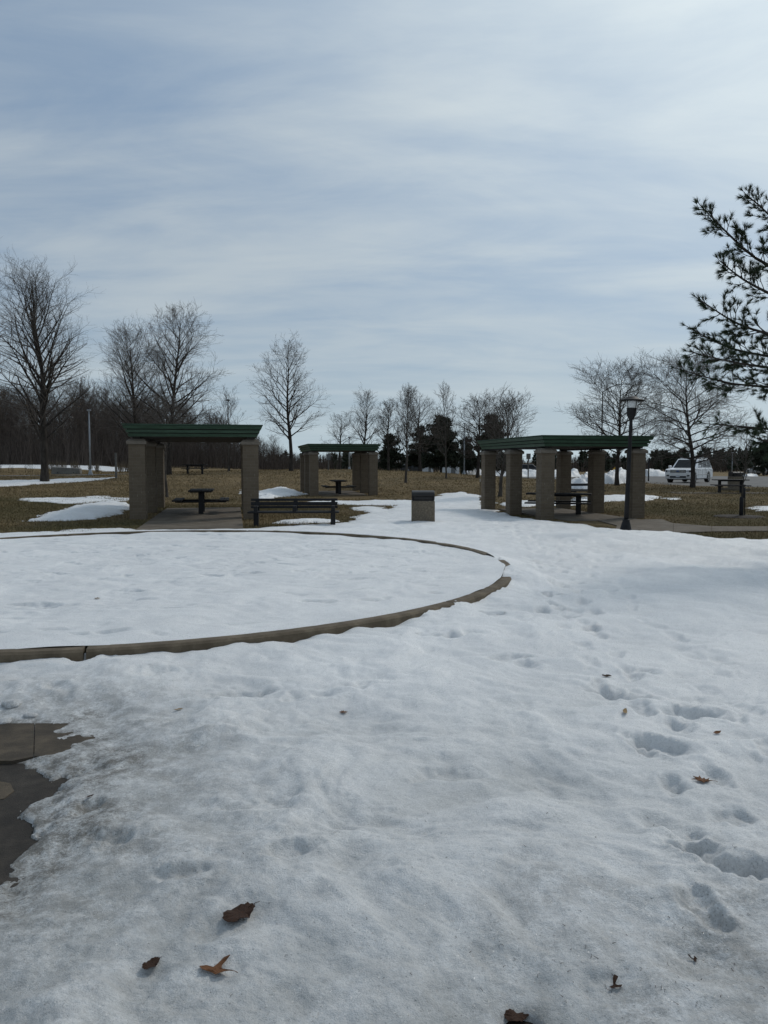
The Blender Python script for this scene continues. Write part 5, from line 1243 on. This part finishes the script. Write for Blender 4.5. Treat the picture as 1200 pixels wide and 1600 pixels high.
leaf(1097, 1222, 30, -20, 'maple', 'leaf_rust', 'pointed maple leaf with stalk at the rim of the deepest footprint', .15)
leaf(1121, 1147, 17, 25, 'sliver', 'leaf_rust', 'folded brown leaf at the right rim of a footprint', .8, .4)
leaf(140, 1247, 15, 50, 'sliver', 'leaf_dark', 'tiny black leaf curl above the asphalt edge', .6)
leaf(279, 1110, 15, 30, 'sliver', 'leaf_tan', 'pale tan leaf scrap half sunk in stained snow', .3, 0, False)
leaf(152, 936, 8, 10, 'oval', 'leaf_tan', 'tan leaf on the snow inside the planter', .3, 0, False)
leaf(1085, 1502, 14, 70, 'torn', 'leaf_dark', 'black crumpled leaf at the lower right in dirty snow', .7)
leaf(962, 1545, 20, 10, 'torn', 'leaf_dark', 'black leaf scrap nearest the bottom edge in dirty snow', .5)
leaf(808, 1592, 34, 15, 'oval', 'leaf_dark', 'dark wet leaf lying in the melted hole at the bottom edge', .1, 0, False)
def ice(u, v, px, label, seed):
    p = snow_at(u, v); s_ = px * math.hypot(p.y, H) / 1200; bm = bmesh.new(); bmesh.ops.create_icosphere(bm, subdivisions=3, radius=.5); rnd = random.Random(seed)
    off = rnd.uniform(0, 50)
    for q in bm.verts:
        n_ = float(vnoise(np.array([q.co.x * 3 + off]), np.array([q.co.y * 3 + q.co.z * 2]), seed)[0]); q.co *= 1 + .3 * n_; q.co.z *= .36; q.co.y *= .7
    for f in bm.faces: f.smooth = True
    me = bpy.data.meshes.new('ice_chunk'); bm.to_mesh(me); bm.free()
    at_ = me.attributes.new('dirt', 'FLOAT', 'POINT'); at_.data.foreach_set('value', np.full(len(me.vertices), .55, np.float32))
    o = link('ice_chunk', me, M['snow'], None, (p.x, p.y, p.z + .02 * s_), rnd.uniform(0, 3)); o.scale = (s_,) * 3
    tag(o, label, 'ice chunk', 'ice lumps by the bare walk')
ice(18, 1101, 34, 'larger pale ice lump on the dirty snow at left edge', 1); ice(48, 1119, 22, 'smaller ice lump right of the larger one at left', 2); ice(8, 1128, 26, 'third ice lump at the very left edge above the bare walk', 3)
def debris():
    rng = np.random.default_rng(12); mb = MB()
    U = np.concatenate([rng.normal(960, 130, 34), rng.uniform(560, 1180, 26), rng.uniform(200, 560, 5)]); Vv = np.concatenate([rng.normal(1515, 45, 34), rng.uniform(1260, 1590, 26), rng.uniform(1300, 1580, 5)])
    for u, v in zip(U, np.clip(Vv, 1240, 1598)):
        q = snow_at(u, v); a = rng.uniform(0, 3.14); L = rng.uniform(.004, .016); d = Vector((math.cos(a), math.sin(a), rng.uniform(-.05, .35))) * L
        mb.tube([q + Vector((0, 0, .001)) - d * .5, q + Vector((0, 0, .004)) + Vector((rng.normal(0, .003), rng.normal(0, .003), 0)), q + Vector((0, 0, .003)) + d * .6],   .0009, 4, .0005)
    tag(mb.build('plant_debris', M['leaf_dark']), 'bits of dark grass and twig scattered on the dirty snow', None, None, 'stuff')
debris()
